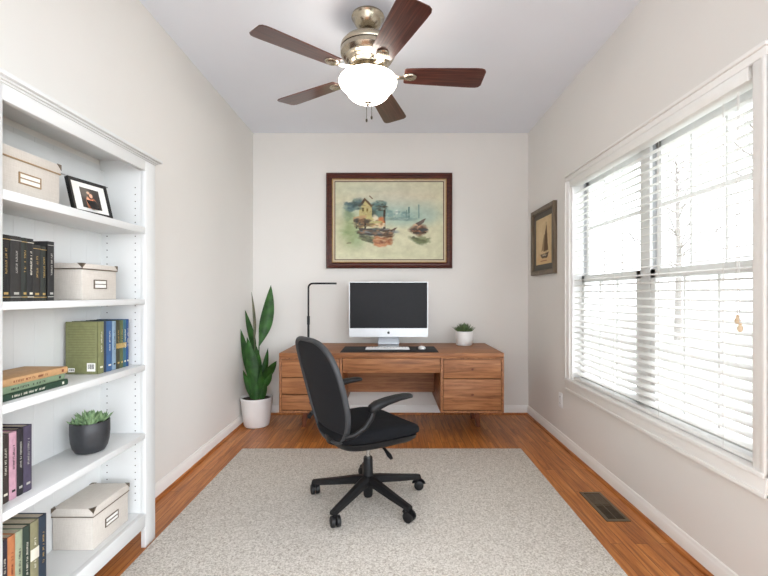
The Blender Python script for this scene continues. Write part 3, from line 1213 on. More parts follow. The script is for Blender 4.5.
# bottom shelf
xm = -1.172
g5 = 'upright books on the bottom shelf'
rows = [(1.0, 8.3, .262, c_('aubergine', (52, 44, 54)), INKW, 'dark aubergine book at the near end of the bottom shelf'),
        (8.3, 16.0, .262, c_('orange', (190, 122, 78)), c_('rust', (120, 52, 34)), 'orange book on the bottom shelf'),
        (16.0, 23.3, .262, c_('pale_green', (160, 168, 142)), INKD, 'pale grey-green book beside the orange one on the bottom shelf'),
        (23.3, 31.0, .262, c_('pine', (44, 58, 48)), INKW, 'dark pine green book with pale lettering on the bottom shelf'),
        (31.0, 39.4, .262, c_('khaki', (132, 128, 98)), INKW, 'khaki book with cream patches on the bottom shelf'),
        (39.4, 47.2, .264, c_('navy', (40, 52, 66)), INKG, 'navy blue book nearest the linen box on the bottom shelf')]
for k, (a, b, h, cm, ik, lab) in enumerate(rows):
    book(xm, max(BI0 + 0.002, yat(a, xm)), yat(b, xm), S5, h, 0.150, cm, lab, g5, ik, seed=150 + k * 3,
         bands=[(0.52, 0.14, INKW)] if k == 4 else None)


# ---------------------------------------------------------------- pots and plants
def pot(name_root, prof_o, c, material, label, cat, soil_r, soil_z, n=48):
    t = thing(name_root, c, label, cat)
    m = MB(); m.lathe(prof_o, c, n)
    part('pot', m, material, t, angle=50)
    m = MB(); m.lathe([(0, soil_z + 0.004), (soil_r * 0.6, soil_z + 0.003), (soil_r, soil_z), (soil_r, soil_z - 0.01), (0, soil_z - 0.01)], c, 32)
    part('soil', m, SOIL, t)
    return t


def fleshy(mb, base, direc, L_, wd, th, up=(0, 0, 1), n=8, bend=0.0):
    """pointed fleshy leaf"""
    d = Vector(direc).normalized()
    u = Vector(up)
    s_ = d.cross(u)
    if s_.length < 1e-4:
        s_ = Vector((1, 0, 0))
    s_.normalize()
    u = s_.cross(d).normalized()
    rings = []
    for i in range(n + 1):
        t = i / n
        r = math.sin(math.pi * (0.14 + 0.86 * t) ** 0.9) if t < 1 else 0.02
        r = max(r, 0.03)
        p = Vector(base) + d * L_ * t + u * bend * t * t * L_
        rings.append([p + s_ * math.cos(a) * wd * r / 2 + u * math.sin(a) * th * r / 2 for a in [2 * math.pi * k / 8 for k in range(8)]])
    mb.skin(rings)


def succulent(c, zb, rad, h, material, parent, seed, n=46, spiky=1.0):
    r = random.Random(seed)
    m = MB()
    for k in range(n):
        a = k * 2.39996
        q = (k + 0.5) / n
        el = R(82 - 66 * q + r.uniform(-6, 6))
        L_ = (0.55 + 0.45 * q) * rad * r.uniform(0.85, 1.12)
        d = Vector((math.cos(a) * math.cos(el), math.sin(a) * math.cos(el), math.sin(el) * h / rad))
        base = Vector((c[0] + math.cos(a) * rad * 0.28 * q, c[1] + math.sin(a) * rad * 0.28 * q, zb + 0.004 + (1 - q) * h * 0.18))
        fleshy(m, base, d, L_, rad * 0.24 * spiky, rad * 0.11, bend=0.12)
    part('foliage', m, material, parent, angle=60)


# black bowl on the fourth shelf
pc_ = Vector((0, 1.755, S4))
pc_.x = -1.228
rp, hp = 0.070, 0.124
p1 = pot('potted_succulent', [(0, 0.0005), (0.044, 0.0005), (0.052, 0.004), (0.061, 0.020), (0.067, 0.045), (rp, 0.080), (rp, hp - 0.002), (rp - 0.002, hp),
                              (rp - 0.006, hp - 0.001), (rp - 0.008, hp - 0.02), (0, hp - 0.022)], pc_, POTB,
         'green rosette succulent in a black rounded bowl on the fourth shelf', 'potted plant', rp - 0.009, hp - 0.012)
m = MB()
rr = random.Random(5)
for (dx, dy, s_) in ((0.0, -0.002, 1.0), (-0.026, 0.026, 0.8), (0.026, 0.026, 0.8), (0.024, -0.032, 0.62), (-0.028, -0.028, 0.65)):
    n = int(30 * s_)
    for k in range(n):
        a = k * 2.39996 + s_
        q = (k + 0.5) / n
        el = R(84 - 60 * q)
        d = Vector((math.cos(a) * math.cos(el), math.sin(a) * math.cos(el), math.sin(el)))
        b_ = Vector((pc_.x + dx + math.cos(a) * 0.012 * q, pc_.y + dy + math.sin(a) * 0.012 * q, S4 + hp - 0.010))
        L_ = 0.058 * s_ * (0.75 + 0.35 * q) * rr.uniform(0.9, 1.1)
        fleshy(m, b_, d, L_, 0.016 * s_ + 0.003, 0.007, bend=0.15)
part('foliage', m, SUCC, p1, angle=60)

# white pot on the desk
ZD = 0.70
pd_ = Vector((0.672, 3.95, ZD))
p2 = pot('potted_succulent', [(0, 0.0005), (0.068, 0.0005), (0.074, 0.006), (0.079, 0.05), (0.080, 0.125), (0.078, 0.130), (0.074, 0.128), (0.073, 0.11), (0, 0.108)],
         pd_, POTW, 'small spiky succulent in a white round pot on the desk', 'potted plant', 0.072, 0.116)
m = MB()
for k in range(70):
    a = k * 2.39996
    q = (k + 0.5) / 70
    el = R(86 - 62 * q + rr.uniform(-7, 7))
    d = Vector((math.cos(a) * math.cos(el), math.sin(a) * math.cos(el), math.sin(el) * 1.15))
    b_ = Vector((pd_.x + math.cos(a) * 0.045 * q, pd_.y + math.sin(a) * 0.045 * q, ZD + 0.116 + 0.012 * (1 - q)))
    fleshy(m, b_, d, 0.084 * (0.85 + 0.15 * q) * rr.uniform(0.85, 1.15), 0.018, 0.008, bend=0.08)
part('foliage', m, SUCCD, p2, angle=60)

# tall floor plant
pp = Vector((-1.196, 3.83, 0))
p3 = pot('potted_plant', [(0, 0.0005), (0.098, 0.0005), (0.103, 0.004), (0.106, 0.012), (0.110, 0.02), (0.126, 0.12), (0.135, 0.215), (0.138, 0.232), (0.139, 0.252), (0.136, 0.256),
                          (0.128, 0.254), (0.126, 0.235), (0, 0.232)],
         pp, POTW, 'tall green broad-leaved plant in a white floor pot beside the desk', 'potted plant', 0.126, 0.238, 56)
m = MB(); m.lathe([(0.1105, 0.010), (0.1115, 0.011), (0.1122, 0.0185), (0.1115, 0.019)], pp, 56)


def broad_leaf(mb, stem, base, tip, wd, dy=0.0, roll=0.0, curve=0.0, n=18, peak=0.42):
    """petiole from the soil to base, then a pointed blade to tip"""
    base, tip, stem = Vector(base), Vector(tip), Vector(stem)
    ax = (tip - base)
    L_ = ax.length
    ax.normalize()
    side = Vector((math.cos(roll), math.sin(roll), 0))
    side = (side - ax * side.dot(ax)).normalized()
    nr = ax.cross(side)
    cols = []
    for i in range(n + 1):
        t = i / n
        q = (t / peak) if t < peak else (1 - t) / (1 - peak)
        wv = wd / 2 * (q ** 1.05 * (2 - q) if t > peak else math.sin(math.pi / 2 * min(1, q)) ** 1.1) * 1.0 + 0.0006
        p = base + ax * L_ * t + nr * curve * math.sin(math.pi * t) * L_ + side * 0.03 * math.sin(math.pi * t) * L_ * (1 if roll >= 0 else -1)
        fold = 0.28
        top = [p + side * wv * s_ + nr * (abs(s_) * wv * fold + 0.0009) for s_ in (-1, -0.5, 0, 0.5, 1)]
        bot = [p + side * wv * s_ + nr * (abs(s_) * wv * fold - 0.0009) for s_ in (1, 0.5, 0, -0.5, -1)]
        cols.append(top + bot)
    mb.skin(cols)
    return base


def petiole(mb, stem, base):
    stem, base = Vector(stem), Vector(base)
    mid = (stem + base) / 2 + Vector((0, 0, 0.02))
    mb.tube([stem, mid, base, base + (base - mid) * 0.6], [0.008, 0.0065, 0.005, 0.003], 8)


def pxp(px, py, Y):
    return Vector(((px - CX) * Y / F, Y, H - (py - CY) * Y / F))


leaves = [  # base px, tip px, width m, depths, roll, curve
    ((259, 347), (271, 285), 0.112, 3.83, 3.80, 0.15, 0.02),
    ((256, 356), (245, 310), 0.070, 3.88, 3.90, -0.3, 0.03),
    ((251, 384), (237, 329), 0.078, 3.83, 3.79, -0.2, 0.04),
    ((252, 394), (247, 337), 0.100, 3.78, 3.74, 0.1, 0.02),
    ((256, 392), (256, 345), 0.085, 3.80, 3.78, 0.4, 0.03),
    ((259, 392), (268, 348), 0.060, 3.86, 3.87, 0.5, 0.03),
    ((261, 384), (276.5, 361), 0.080, 3.82, 3.74, 0.3, 0.05),
    ((262, 390), (272, 373), 0.055, 3.80, 3.78, 0.2, 0.05),
    ((253, 402), (243, 370), 0.060, 3.80, 3.76, -0.2, 0.03),
    ((257, 402), (261, 370), 0.060, 3.79, 3.75, 0.2, 0.03),
    ((255, 404), (251, 372), 0.060, 3.77, 3.74, 0.0, 0.03),
    ((260, 404), (266, 380), 0.050, 3.80, 3.77, 0.2, 0.03),
]
mL, mS = MB(), MB()
for (b, t, wd, yb, yt, rl, cv) in leaves:
    B, T_ = pxp(b[0], b[1], yb), pxp(t[0], t[1], yt)
    B.x = max(B.x, XL + 0.05); T_.x = max(T_.x, XL + 0.02)
    broad_leaf(mL, pp, B, T_, wd, roll=rl, curve=cv)
    petiole(mS, (pp.x + (B.x - pp.x) * 0.4, pp.y + (B.y - pp.y) * 0.5, 0.225), B)
part('foliage', mL, LEAF, p3, angle=60)
part('stems', mS, leaf_mat('petiole_green', (60, 96, 46), (96, 128, 70)), p3)
m = MB()
B, T_ = pxp(254.5, 345, 3.88), pxp(251.5, 292, 3.88)
broad_leaf(m, pp, B, T_, 0.026, roll=0.6, curve=0.01)
petiole(m, (pp.x, pp.y + 0.02, 0.225), B)
part('furled_leaf', m, LEAFB, p3, angle=60)

# ---------------------------------------------------------------- desk
DX0, DX1, DY0, DY1 = -0.891, 0.899, 3.42, 4.12
ZB = 0.2235
dk = thing('desk', (0, 3.78, 0), 'wide brown wooden desk with drawers against the back wall', 'desk')
m = MB(); m.box(DX0, DX1, DY0, DY1, 0.661, ZD, 0.003)
part('desktop', m, DESK, dk)
PLX1, PRX0 = -0.390, 0.394


def pedestal(x0, x1, drawers):
    t = 0.020
    m = MB()
    m.box(x0, x0 + t, DY0, DY1 - 0.002, ZB, 0.6605, 0.0015)
    m.box(x1 - t, x1, DY0, DY1 - 0.002, ZB, 0.6605, 0.0015)
    m.box(x0 + t, x1 - t, DY0 + 0.001, DY1 - 0.002, ZB + 0.0002, ZB + 0.018)
    m.box(x0 + t, x1 - t, DY1 - 0.016, DY1 - 0.003, ZB + 0.018, 0.6605)
    m.box(x0 + t, x1 - t, DY0 + 0.004, DY1 - 0.02, 0.651, 0.6604)
    pd = part('pedestal', m, DESKY, dk)
    for (z0, z1) in drawers:
        m = MB()
        m.box(x0 + t + 0.003, x1 - t - 0.003, DY0 + 0.003, DY0 + 0.022, z0, z1, 0.002)
        m.box(x0 + t + 0.012, x1 - t - 0.012, DY0 + 0.022, DY1 - 0.06, z0 + 0.01, z1 - 0.015)
        d = part('drawer', m, DESK, pd)
        m = MB()
        m.tube([((x0 + x1) / 2, DY0 + 0.004, (z0 + z1) / 2), ((x0 + x1) / 2, DY0 - 0.004, (z0 + z1) / 2),
                ((x0 + x1) / 2, DY0 - 0.010, (z0 + z1) / 2), ((x0 + x1) / 2, DY0 - 0.014, (z0 + z1) / 2)], [0.005, 0.005, 0.010, 0.008], 16)
        part('knob', m, DESKZ, pd)
    return pd


pedestal(DX0, PLX1, ((0.506, 0.648), (0.372, 0.500), (0.246, 0.366)))
pedestal(PRX0, DX1, ((0.497, 0.648), (0.246, 0.491)))
m = MB()
m.box(PLX1 + 0.004, PRX0 - 0.004, DY0 + 0.003, DY0 + 0.022, 0.542, 0.657, 0.002)
m.box(PLX1 + 0.02, PRX0 - 0.02, DY0 + 0.022, DY1 - 0.25, 0.560, 0.650)
part('drawer', m, DESK, dk)
m = MB(); m.box(PLX1, PRX0, 3.93, 3.95, 0.275, 0.6605)
part('modesty_panel', m, DESK, dk)
for (x, dx, y) in ((0.74, 0.03, 3.80), (-0.74, -0.03, 3.80), (0.74, 0.03, 4.05), (-0.74, -0.03, 4.05)):
    m = MB()
    a, b = 0.024, 0.015
    m.skin([[(x + sx * a, y + sy * a, ZB + 0.0002) for sx, sy in ((-1, -1), (1, -1), (1, 1), (-1, 1))],
            [(x + dx + sx * b, y + sy * b, 0) for sx, sy in ((-1, -1), (1, -1), (1, 1), (-1, 1))]])
    part('leg', m, DESKZ, dk)

# ---- things on the desk
m = MB(); m.box(-0.410, 0.385, 3.455, 3.84, ZD, ZD + 0.003, 0.001)
o = part('desk_mat', m, MATB, None, loc=(0, 3.65, ZD))
tag(o, 'black rectangular desk mat under the keyboard and mouse', 'desk mat')
ZM = ZD + 0.003

mo = thing('computer_monitor', (-0.022, 3.90, ZD), 'silver all-in-one computer with a dark blank screen on the desk', 'computer')
mx0, mx1, mz0, mz1, my = -0.376, 0.332, 0.785, 1.280, 3.86
m = MB()


def rrect(x0, x1, z0, z1, r, n=6):
    pts = []
    for (cx, cz, a0) in ((x1 - r, z1 - r, 0), (x0 + r, z1 - r, 90), (x0 + r, z0 + r, 180), (x1 - r, z0 + r, 270)):
        for i in range(n + 1):
            a = R(a0 + 90 * i / n)
            pts.append((cx + math.cos(a) * r, cz + math.sin(a) * r))
    return pts


o2 = rrect(mx0, mx1, mz0, mz1, 0.012)
o3 = rrect(mx0 + 0.10, mx1 - 0.10, mz0 + 0.08, mz1 - 0.08, 0.03)
m.skin([[(x, my, z) for x, z in o2], [(x, my + 0.008, z) for x, z in o2], [(x, my + 0.045, z) for x, z in o3]])
part('body', m, ALU, mo)
m = MB(); m.box(mx0 + 0.007, mx1 - 0.007, my - 0.0015, my - 0.0001, mz0 + 0.078, mz1 - 0.007)
part('screen', m, SCREEN, mo)
# small fruit-shaped mark on the chin
m = MB()
lc = ((mx0 + mx1) / 2, mz0 + 0.038)
pts = []
for i in range(40):
    a = 2 * math.pi * i / 40
    r = 0.0125 * (1 - 0.16 * max(0, math.sin(a)) ** 6 - 0.10 * max(0, -math.sin(a)) ** 10)
    x, z = r * math.cos(a) * 0.98, r * math.sin(a)
    d = math.hypot(x - 0.0155, z - 0.002)
    if d < 0.0062:
        x = 0.0155 - 0.0062 * math.cos(math.asin(max(-1, min(1, (z - 0.002) / 0.0062))))
    pts.append((x, z))
Ml = Matrix(((1, 0, 0, lc[0]), (0, 0, -1, my - 0.0001), (0, 1, 0, lc[1]), (0, 0, 0, 1)))
m.prism(pts, Ml, 0.0012)
m.prism([(0.000, 0.0125), (0.0015, 0.0165), (0.006, 0.019), (0.0055, 0.0155), (0.003, 0.0132)], Ml, 0.0012)
part('logo', m, LOGO, mo)
m = MB()
sw = 0.095
m.skin([[(lc[0] + s_ * sw, y, z) for s_, (y, z) in zip((-1, 1, 1, -1), ((a[0], a[1]), (a[0], a[1]), (a[2], a[3]), (a[2], a[3])))]
        for a in ((3.930, 0.92, 3.924, 0.92), (3.955, 0.80, 3.947, 0.80), (3.965, 0.72, 3.957, 0.724), (3.962, 0.7045, 3.955, 0.712))])
m.box(lc[0] - sw, lc[0] + sw, 3.800, 3.966, ZM + 0.0002, ZM + 0.0062, 0.002)
m.box(lc[0] - 0.05, lc[0] + 0.05, 3.895, 3.930, 0.90, 1.0)
part('stand', m, ALUD, mo)

kb = thing('keyboard', (-0.03, 3.66, ZM), 'slim white keyboard in the middle of the desk mat', 'keyboard')
m = MB()
m.box(-0.215, 0.155, 3.600, 3.725, ZM + 0.0002, ZM + 0.009, 0.002)
part('base', m, ALU, kb)
m = MB()
for r_ in range(6):
    y0 = 3.606 + r_ * 0.0192
    if r_ == 0:
        xs = [(-0.209, -0.135), (-0.131, -0.118), (-0.110, 0.03), (0.034, 0.149)]
    else:
        xs = [(-0.209 + k * 0.0257, -0.209 + k * 0.0257 + 0.0225) for k in range(14)]
    for (a, b) in xs:
        m.box(a, b, y0, y0 + 0.0165, ZM + 0.0088, ZM + 0.0115, 0.001, 1)
part('keys', m, WHITEP, kb)
m = MB()
m.lathe([(0, 0.0), (0.030, 0.0002), (0.033, 0.004), (0.032, 0.010), (0.027, 0.017), (0.018, 0.022), (0.008, 0.0245), (0, 0.025)], (0.262, 3.66, ZM), 32, 1.0, 1.65)
o = part('computer_mouse', m, WHITEP, None, loc=(0.262, 3.66, ZM), angle=60)
tag(o, 'white rounded mouse at the right end of the desk mat', 'mouse')

lp = thing('desk_lamp', (-0.768, 4.0, ZD), 'thin black desk lamp with a horizontal bar arm at the left of the desk', 'lamp')
lx, ly, lt = -0.768, 4.0, 1.268
m = MB(); m.lathe([(0, 0.0003), (0.075, 0.0003), (0.078, 0.004), (0.074, 0.010), (0.015, 0.013), (0, 0.013)], (lx, ly, ZD), 36)
part('base', m, BLACKP, lp)
m = MB(); m.cyl((lx, ly, ZD + 0.01), (lx, ly, 0.90), 0.0105, n=16)
part('lower_pole', m, BLACKP, lp)
m = MB(); m.cyl((lx, ly, 0.885), (lx, ly, 0.965), 0.0135, n=16)
part('collar', m, BLACKP, lp)
m = MB()
pts = [(lx, ly, 0.90), (lx, ly, 1.10), (lx, ly, lt - 0.04)]
for i in range(1, 8):
    a = R(90 * i / 8)
    pts.append((lx + 0.04 * (1 - math.cos(a)), ly, lt - 0.04 + 0.04 * math.sin(a)))
pts += [(lx + 0.05, ly, lt), (lx + 0.10, ly, lt)]
m.tube(pts, 0.0085, 12)
part('upper_pole', m, BLACKP, lp)
m = MB(); m.box(lx + 0.06, lx + 0.262, ly - 0.012, ly + 0.012, lt - 0.009, lt + 0.009, 0.004)
lh_ = part('lamp_head', m, BLACKP, lp)
m = MB(); m.box(lx + 0.08, lx + 0.25, ly - 0.008, ly + 0.008, lt - 0.0105, lt - 0.0085)
part('diffuser', m, WHITEP, lh_)

# ---------------------------------------------------------------- pictures
PY = YB - 0.001
pt = thing('framed_painting', (-0.017, PY, 1.882), 'large dark brown framed harbour painting on the back wall', 'painting')
pw, ph = 1.222, 0.925
Mw = Matrix(((1, 0, 0, -0.017), (0, 0, -1, PY), (0, 1, 0, 1.882), (0, 0, 0, 1)))
m = MB()
m.frame(pw, ph, 0.06, [(0, 0), (0, 0.026), (0.004, 0.034), (0.012, 0.038), (0.022, 0.034), (0.030, 0.026), (0.040, 0.026), (0.052, 0.020), (0.058, 0.018), (0.058, 0.0)], Mw)
part('frame', m, FRAMEW, pt, angle=25)
m = MB(); m.frame(pw - 0.112, ph - 0.112, 0.01, [(0, 0.004), (0, 0.021), (0.004, 0.023), (0.008, 0.019), (0.008, 0.004)], Mw)
part('gold_lip', m, GOLD, pt)
m = MB(); m.frame(pw - 0.128, ph - 0.128, 0.02, [(0, 0.003), (0, 0.014), (0.016, 0.011), (0.020, 0.003)], Mw)
part('liner', m, LINER, pt)
m = MB(); m.frame(pw - 0.160, ph - 0.160, 0.01, [(0, 0.003), (0, 0.014), (0.007, 0.013), (0.007, 0.003)], Mw)
part('inner_frame', m, FRAMEW, pt)
P = Paint(330, 240, (210, 208, 176), 11)
P.img += (P.n1 * 10)[..., None]
P.blob(0.55, 0.18, 0.35, 0.14, (216, 200, 180), 0.7, 0.8)
P.blob(0.30, 0.10, 0.4, 0.08, (190, 200, 180), 0.5, 0.8)
P.blob(0.50, 0.36, 0.34, 0.12, (168, 192, 184), 0.75, 0.8)
P.blob(0.66, 0.46, 0.22, 0.09, (150, 186, 178), 0.75, 0.8)
P.blob(0.84, 0.40, 0.07, 0.10, (168, 188, 178), 0.6, 0.8)
P.blob(0.15, 0.62, 0.09, 0.20, (142, 160, 112), 0.8, 0.6)
P.blob(0.22, 0.70, 0.06, 0.14, (150, 172, 130), 0.7, 0.6)
P.blob(0.12, 0.40, 0.05, 0.08, (120, 142, 112), 0.8, 0.5, 0.04)
P.blob(0.15, 0.31, 0.05, 0.05, (84, 112, 116), 0.9, 0.4, 0.05)
P.blob(0.21, 0.28, 0.05, 0.06, (56, 78, 84), 0.9, 0.35, 0.05)
P.blob(0.39, 0.32, 0.06, 0.06, (70, 104, 110), 0.9, 0.4, 0.05)
P.blob(0.42, 0.38, 0.05, 0.08, (88, 120, 118), 0.8, 0.4, 0.05)
P.blob(0.34, 0.40, 0.05, 0.06, (52, 60, 52), 0.8, 0.4, 0.04)
P.poly([(0.222, 0.30), (0.275, 0.23), (0.345, 0.31), (0.345, 0.45), (0.225, 0.45)], (190, 176, 118), 1.0)
P.poly([(0.215, 0.31), (0.27, 0.21), (0.28, 0.235), (0.232, 0.33)], (70, 52, 44), 1.0)
P.poly([(0.27, 0.21), (0.355, 0.31), (0.34, 0.33), (0.268, 0.235)], (92, 72, 50), 1.0)
P.line(0.26, 0.33, 0.26, 0.38, 0.018, (96, 84, 46))
P.line(0.30, 0.33, 0.30, 0.38, 0.018, (120, 100, 50))
P.line(0.315, 0.18, 0.345, 0.22, 0.012, (110, 86, 70))
P.line(0.455, 0.27, 0.455, 0.60, 0.020, (54, 44, 40))
P.line(0.40, 0.30, 0.455, 0.34, 0.016, (66, 60, 56))
P.blob(0.44, 0.28, 0.03, 0.03, (80, 110, 112), 0.9, 0.4, 0.04)
P.poly([(0.17, 0.47), (0.30, 0.45), (0.31, 0.56), (0.18, 0.58)], (110, 76, 54), 0.95, 0.02)
P.poly([(0.17, 0.45), (0.29, 0.43), (0.30, 0.47), (0.17, 0.49)], (188, 150, 110), 0.9, 0.02)
P.line(0.20, 0.48, 0.20, 0.60, 0.016, (50, 38, 32))
P.line(0.28, 0.47, 0.28, 0.60, 0.016, (50, 38, 32))
P.blob(0.34, 0.49, 0.05, 0.05, (196, 186, 120), 0.9, 0.3, 0.04)
P.blob(0.38, 0.46, 0.02, 0.04, (230, 220, 196), 0.9, 0.3, 0.03)
P.blob(0.43, 0.50, 0.035, 0.06, (206, 108, 62), 0.95, 0.3, 0.03)
P.blob(0.40, 0.55, 0.05, 0.03, (220, 190, 150), 0.8, 0.3, 0.03)
P.poly([(0.22, 0.58), (0.40, 0.60), (0.44, 0.66), (0.26, 0.67)], (58, 54, 58), 0.95, 0.03)
P.poly([(0.34, 0.62), (0.56, 0.59), (0.59, 0.575), (0.54, 0.68), (0.37, 0.70)], (84, 66, 56), 0.95, 0.03)
P.blob(0.36, 0.645, 0.06, 0.03, (110, 140, 168), 0.9, 0.4, 0.04)
P.blob(0.44, 0.60, 0.05, 0.02, (60, 60, 66), 0.9, 0.4, 0.04)
P.blob(0.49, 0.635, 0.03, 0.03, (190, 140, 110), 0.8, 0.4, 0.04)
P.poly([(0.24, 0.68), (0.36, 0.69), (0.35, 0.79), (0.26, 0.77)], (72, 80, 64), 0.8, 0.05, 0.02)
P.poly([(0.35, 0.70), (0.54, 0.69), (0.53, 0.82), (0.36, 0.82)], (166, 92, 58), 0.85, 0.05, 0.02)
P.blob(0.50, 0.70, 0.05, 0.03, (72, 50, 40), 0.8, 0.5, 0.04)
P.blob(0.43, 0.80, 0.06, 0.03, (214, 150, 108), 0.7, 0.6, 0.04)
for (x, a_, b_, w_) in ((0.50, 0.36, 0.45, 0.04), (0.57, 0.37, 0.44, 0.03), (0.64, 0.38, 0.45, 0.04)):
    P.poly([(x - w_, b_), (x - w_ * 0.6, a_), (x + w_ * 0.6, a_ + 0.01), (x + w_, b_)], (104, 140, 142), 0.7, 0.03, 0.015)
P.blob(0.565, 0.39, 0.02, 0.03, (226, 230, 220), 0.9, 0.3)
P.blob(0.60, 0.475, 0.12, 0.018, (96, 122, 120), 0.8, 0.6, 0.03)
P.line(0.682, 0.32, 0.682, 0.47, 0.014, (78, 112, 112), 0.9)
P.line(0.66, 0.36, 0.66, 0.47, 0.008, (100, 130, 128), 0.8)
P.line(0.772, 0.29, 0.772, 0.47, 0.012, (112, 142, 140), 0.85)
P.blob(0.775, 0.62, 0.07, 0.055, (92, 54, 40), 0.95, 0.35, 0.04)
P.blob(0.755, 0.575, 0.035, 0.035, (214, 170, 136), 0.9, 0.35, 0.03)
P.poly([(0.74, 0.54), (0.83, 0.47), (0.82, 0.52), (0.77, 0.58)], (88, 74, 70), 0.9, 0.02)
P.line(0.72, 0.655, 0.84, 0.655, 0.02, (56, 40, 34), 0.9)
P.blob(0.78, 0.735, 0.075, 0.035, (84, 98, 66), 0.85, 0.5, 0.06)
DK = [(58, 54, 50), (74, 60, 50), (48, 56, 62), (96, 74, 56)]
P.strokes(0.17, 0.30, 0.08, 0.07, [(70, 96, 104), (100, 128, 128), (54, 70, 70), (130, 150, 138)], 40, 0.035, 1)
P.strokes(0.41, 0.31, 0.06, 0.07, [(70, 96, 104), (96, 124, 120), (60, 60, 52), (132, 152, 140)], 40, 0.03, 2)
P.strokes(0.28, 0.36, 0.06, 0.07, [(190, 178, 124), (170, 156, 104), (208, 198, 150), (136, 118, 84)], 24, 0.022, 3, 0.6)
P.strokes(0.26, 0.52, 0.09, 0.06, DK + [(150, 120, 84), (196, 170, 120)], 50, 0.03, 4)
P.strokes(0.40, 0.54, 0.07, 0.06, [(206, 130, 84), (220, 200, 150), (180, 176, 116), (110, 80, 60), (232, 222, 196)], 40, 0.026, 5)
P.strokes(0.38, 0.64, 0.18, 0.045, DK + [(104, 120, 132), (150, 110, 84), (130, 140, 146)], 90, 0.030, 6, 0.85, 3)
P.strokes(0.45, 0.76, 0.09, 0.05, [(150, 88, 60), (190, 132, 96), (112, 66, 50), (206, 170, 130)], 50, 0.03, 7, 0.7)
P.strokes(0.30, 0.73, 0.06, 0.04, [(84, 88, 70), (120, 124, 92), (70, 66, 56)], 30, 0.03, 8, 0.7)
P.strokes(0.77, 0.62, 0.07, 0.045, DK + [(160, 96, 70), (206, 160, 130)], 40, 0.026, 9)
P.strokes(0.785, 0.73, 0.08, 0.035, [(88, 96, 66), (124, 132, 96), (70, 66, 54)], 36, 0.03, 10, 0.7, 2.5)
P.strokes(0.13, 0.62, 0.08, 0.16, [(150, 166, 118), (128, 150, 104), (178, 186, 146)], 40, 0.05, 12, 0.4)
P.strokes(0.60, 0.43, 0.13, 0.05, [(120, 148, 146), (150, 176, 170), (96, 122, 122), (196, 206, 192)], 50, 0.03, 13, 0.5)
P.line(0.10, 0.785, 0.145, 0.785, 0.010, (110, 100, 80), 0.8, 0.02)
P.img = P.img * 0.88 + np.array((206, 202, 172.0)) * 0.12 + (P.n3 * 14)[..., None]
raster('canvas', P.img, Mw @ Matrix.Translation((0, 0, 0.010)), pw - 0.168, ph - 0.168, pt, attr_mat('oil_paint', 0.7))
m = MB(); m.box(-0.017 - pw / 2 + 0.03, -0.017 + pw / 2 - 0.03, PY - 0.006, PY, 1.882 - ph / 2 + 0.03, 1.882 + ph / 2 - 0.03)
part('backing_board', m, mat('backing', (120, 100, 80), 0.9), pt)

# small sailing-boat print on the right wall
sp_ = thing('framed_print', (XR, 3.733, 1.63), 'small taupe framed sailing boat print on the right wall', 'picture')
sw_, sh_ = 0.555, 0.585
Ms = Matrix(((0, 0, -1, XR - 0.001), (-1, 0, 0, 3.733), (0, 1, 0, 1.632), (0, 0, 0, 1)))
m = MB(); m.frame(sw_, sh_, 0.05, [(0, 0), (0, 0.030), (0.006, 0.034), (0.030, 0.030), (0.040, 0.020), (0.040, 0.0)], Ms)
part('frame', m, TAUPE, sp_, angle=25)
m = MB(); m.box(-sw_ / 2 + 0.03, sw_ / 2 - 0.03, -sh_ / 2 + 0.03, sh_ / 2 - 0.03, 0.002, 0.010, M=Ms)
part('mat_board', m, MATG, sp_)
P = Paint(90, 130, (206, 180, 138), 21)
P.img += (P.n1 * 18)[..., None]
P.blob(0.35, 0.35, 0.3, 0.4, (222, 200, 158), 0.6, 0.8)
P.blob(0.5, 0.92, 0.6, 0.10, (216, 176, 128), 0.7, 0.6)
P.poly([(0.66, 0.18), (0.70, 0.20), (0.80, 0.72), (0.50, 0.74), (0.56, 0.45)], (98, 74, 50), 0.95, 0.02, 0.02)
P.poly([(0.55, 0.36), (0.60, 0.38), (0.52, 0.72), (0.36, 0.72)], (150, 122, 88), 0.9, 0.02, 0.02)
P.line(0.665, 0.12, 0.665, 0.80, 0.02, (62, 46, 34))
P.poly([(0.30, 0.80), (0.84, 0.77), (0.72, 0.88), (0.42, 0.88)], (78, 62, 50), 0.95, 0.03, 0.02)
P.blob(0.55, 0.82, 0.16, 0.02, (210, 196, 168), 0.8, 0.4, 0.03)
P.line(0.30, 0.93, 0.70, 0.93, 0.02, (140, 92, 66), 0.7)
raster('print', P.img, Ms @ Matrix.Translation((0, 0, 0.0110)), sw_ - 0.18, sh_ - 0.18, sp_, attr_mat('print_ink', 0.7))

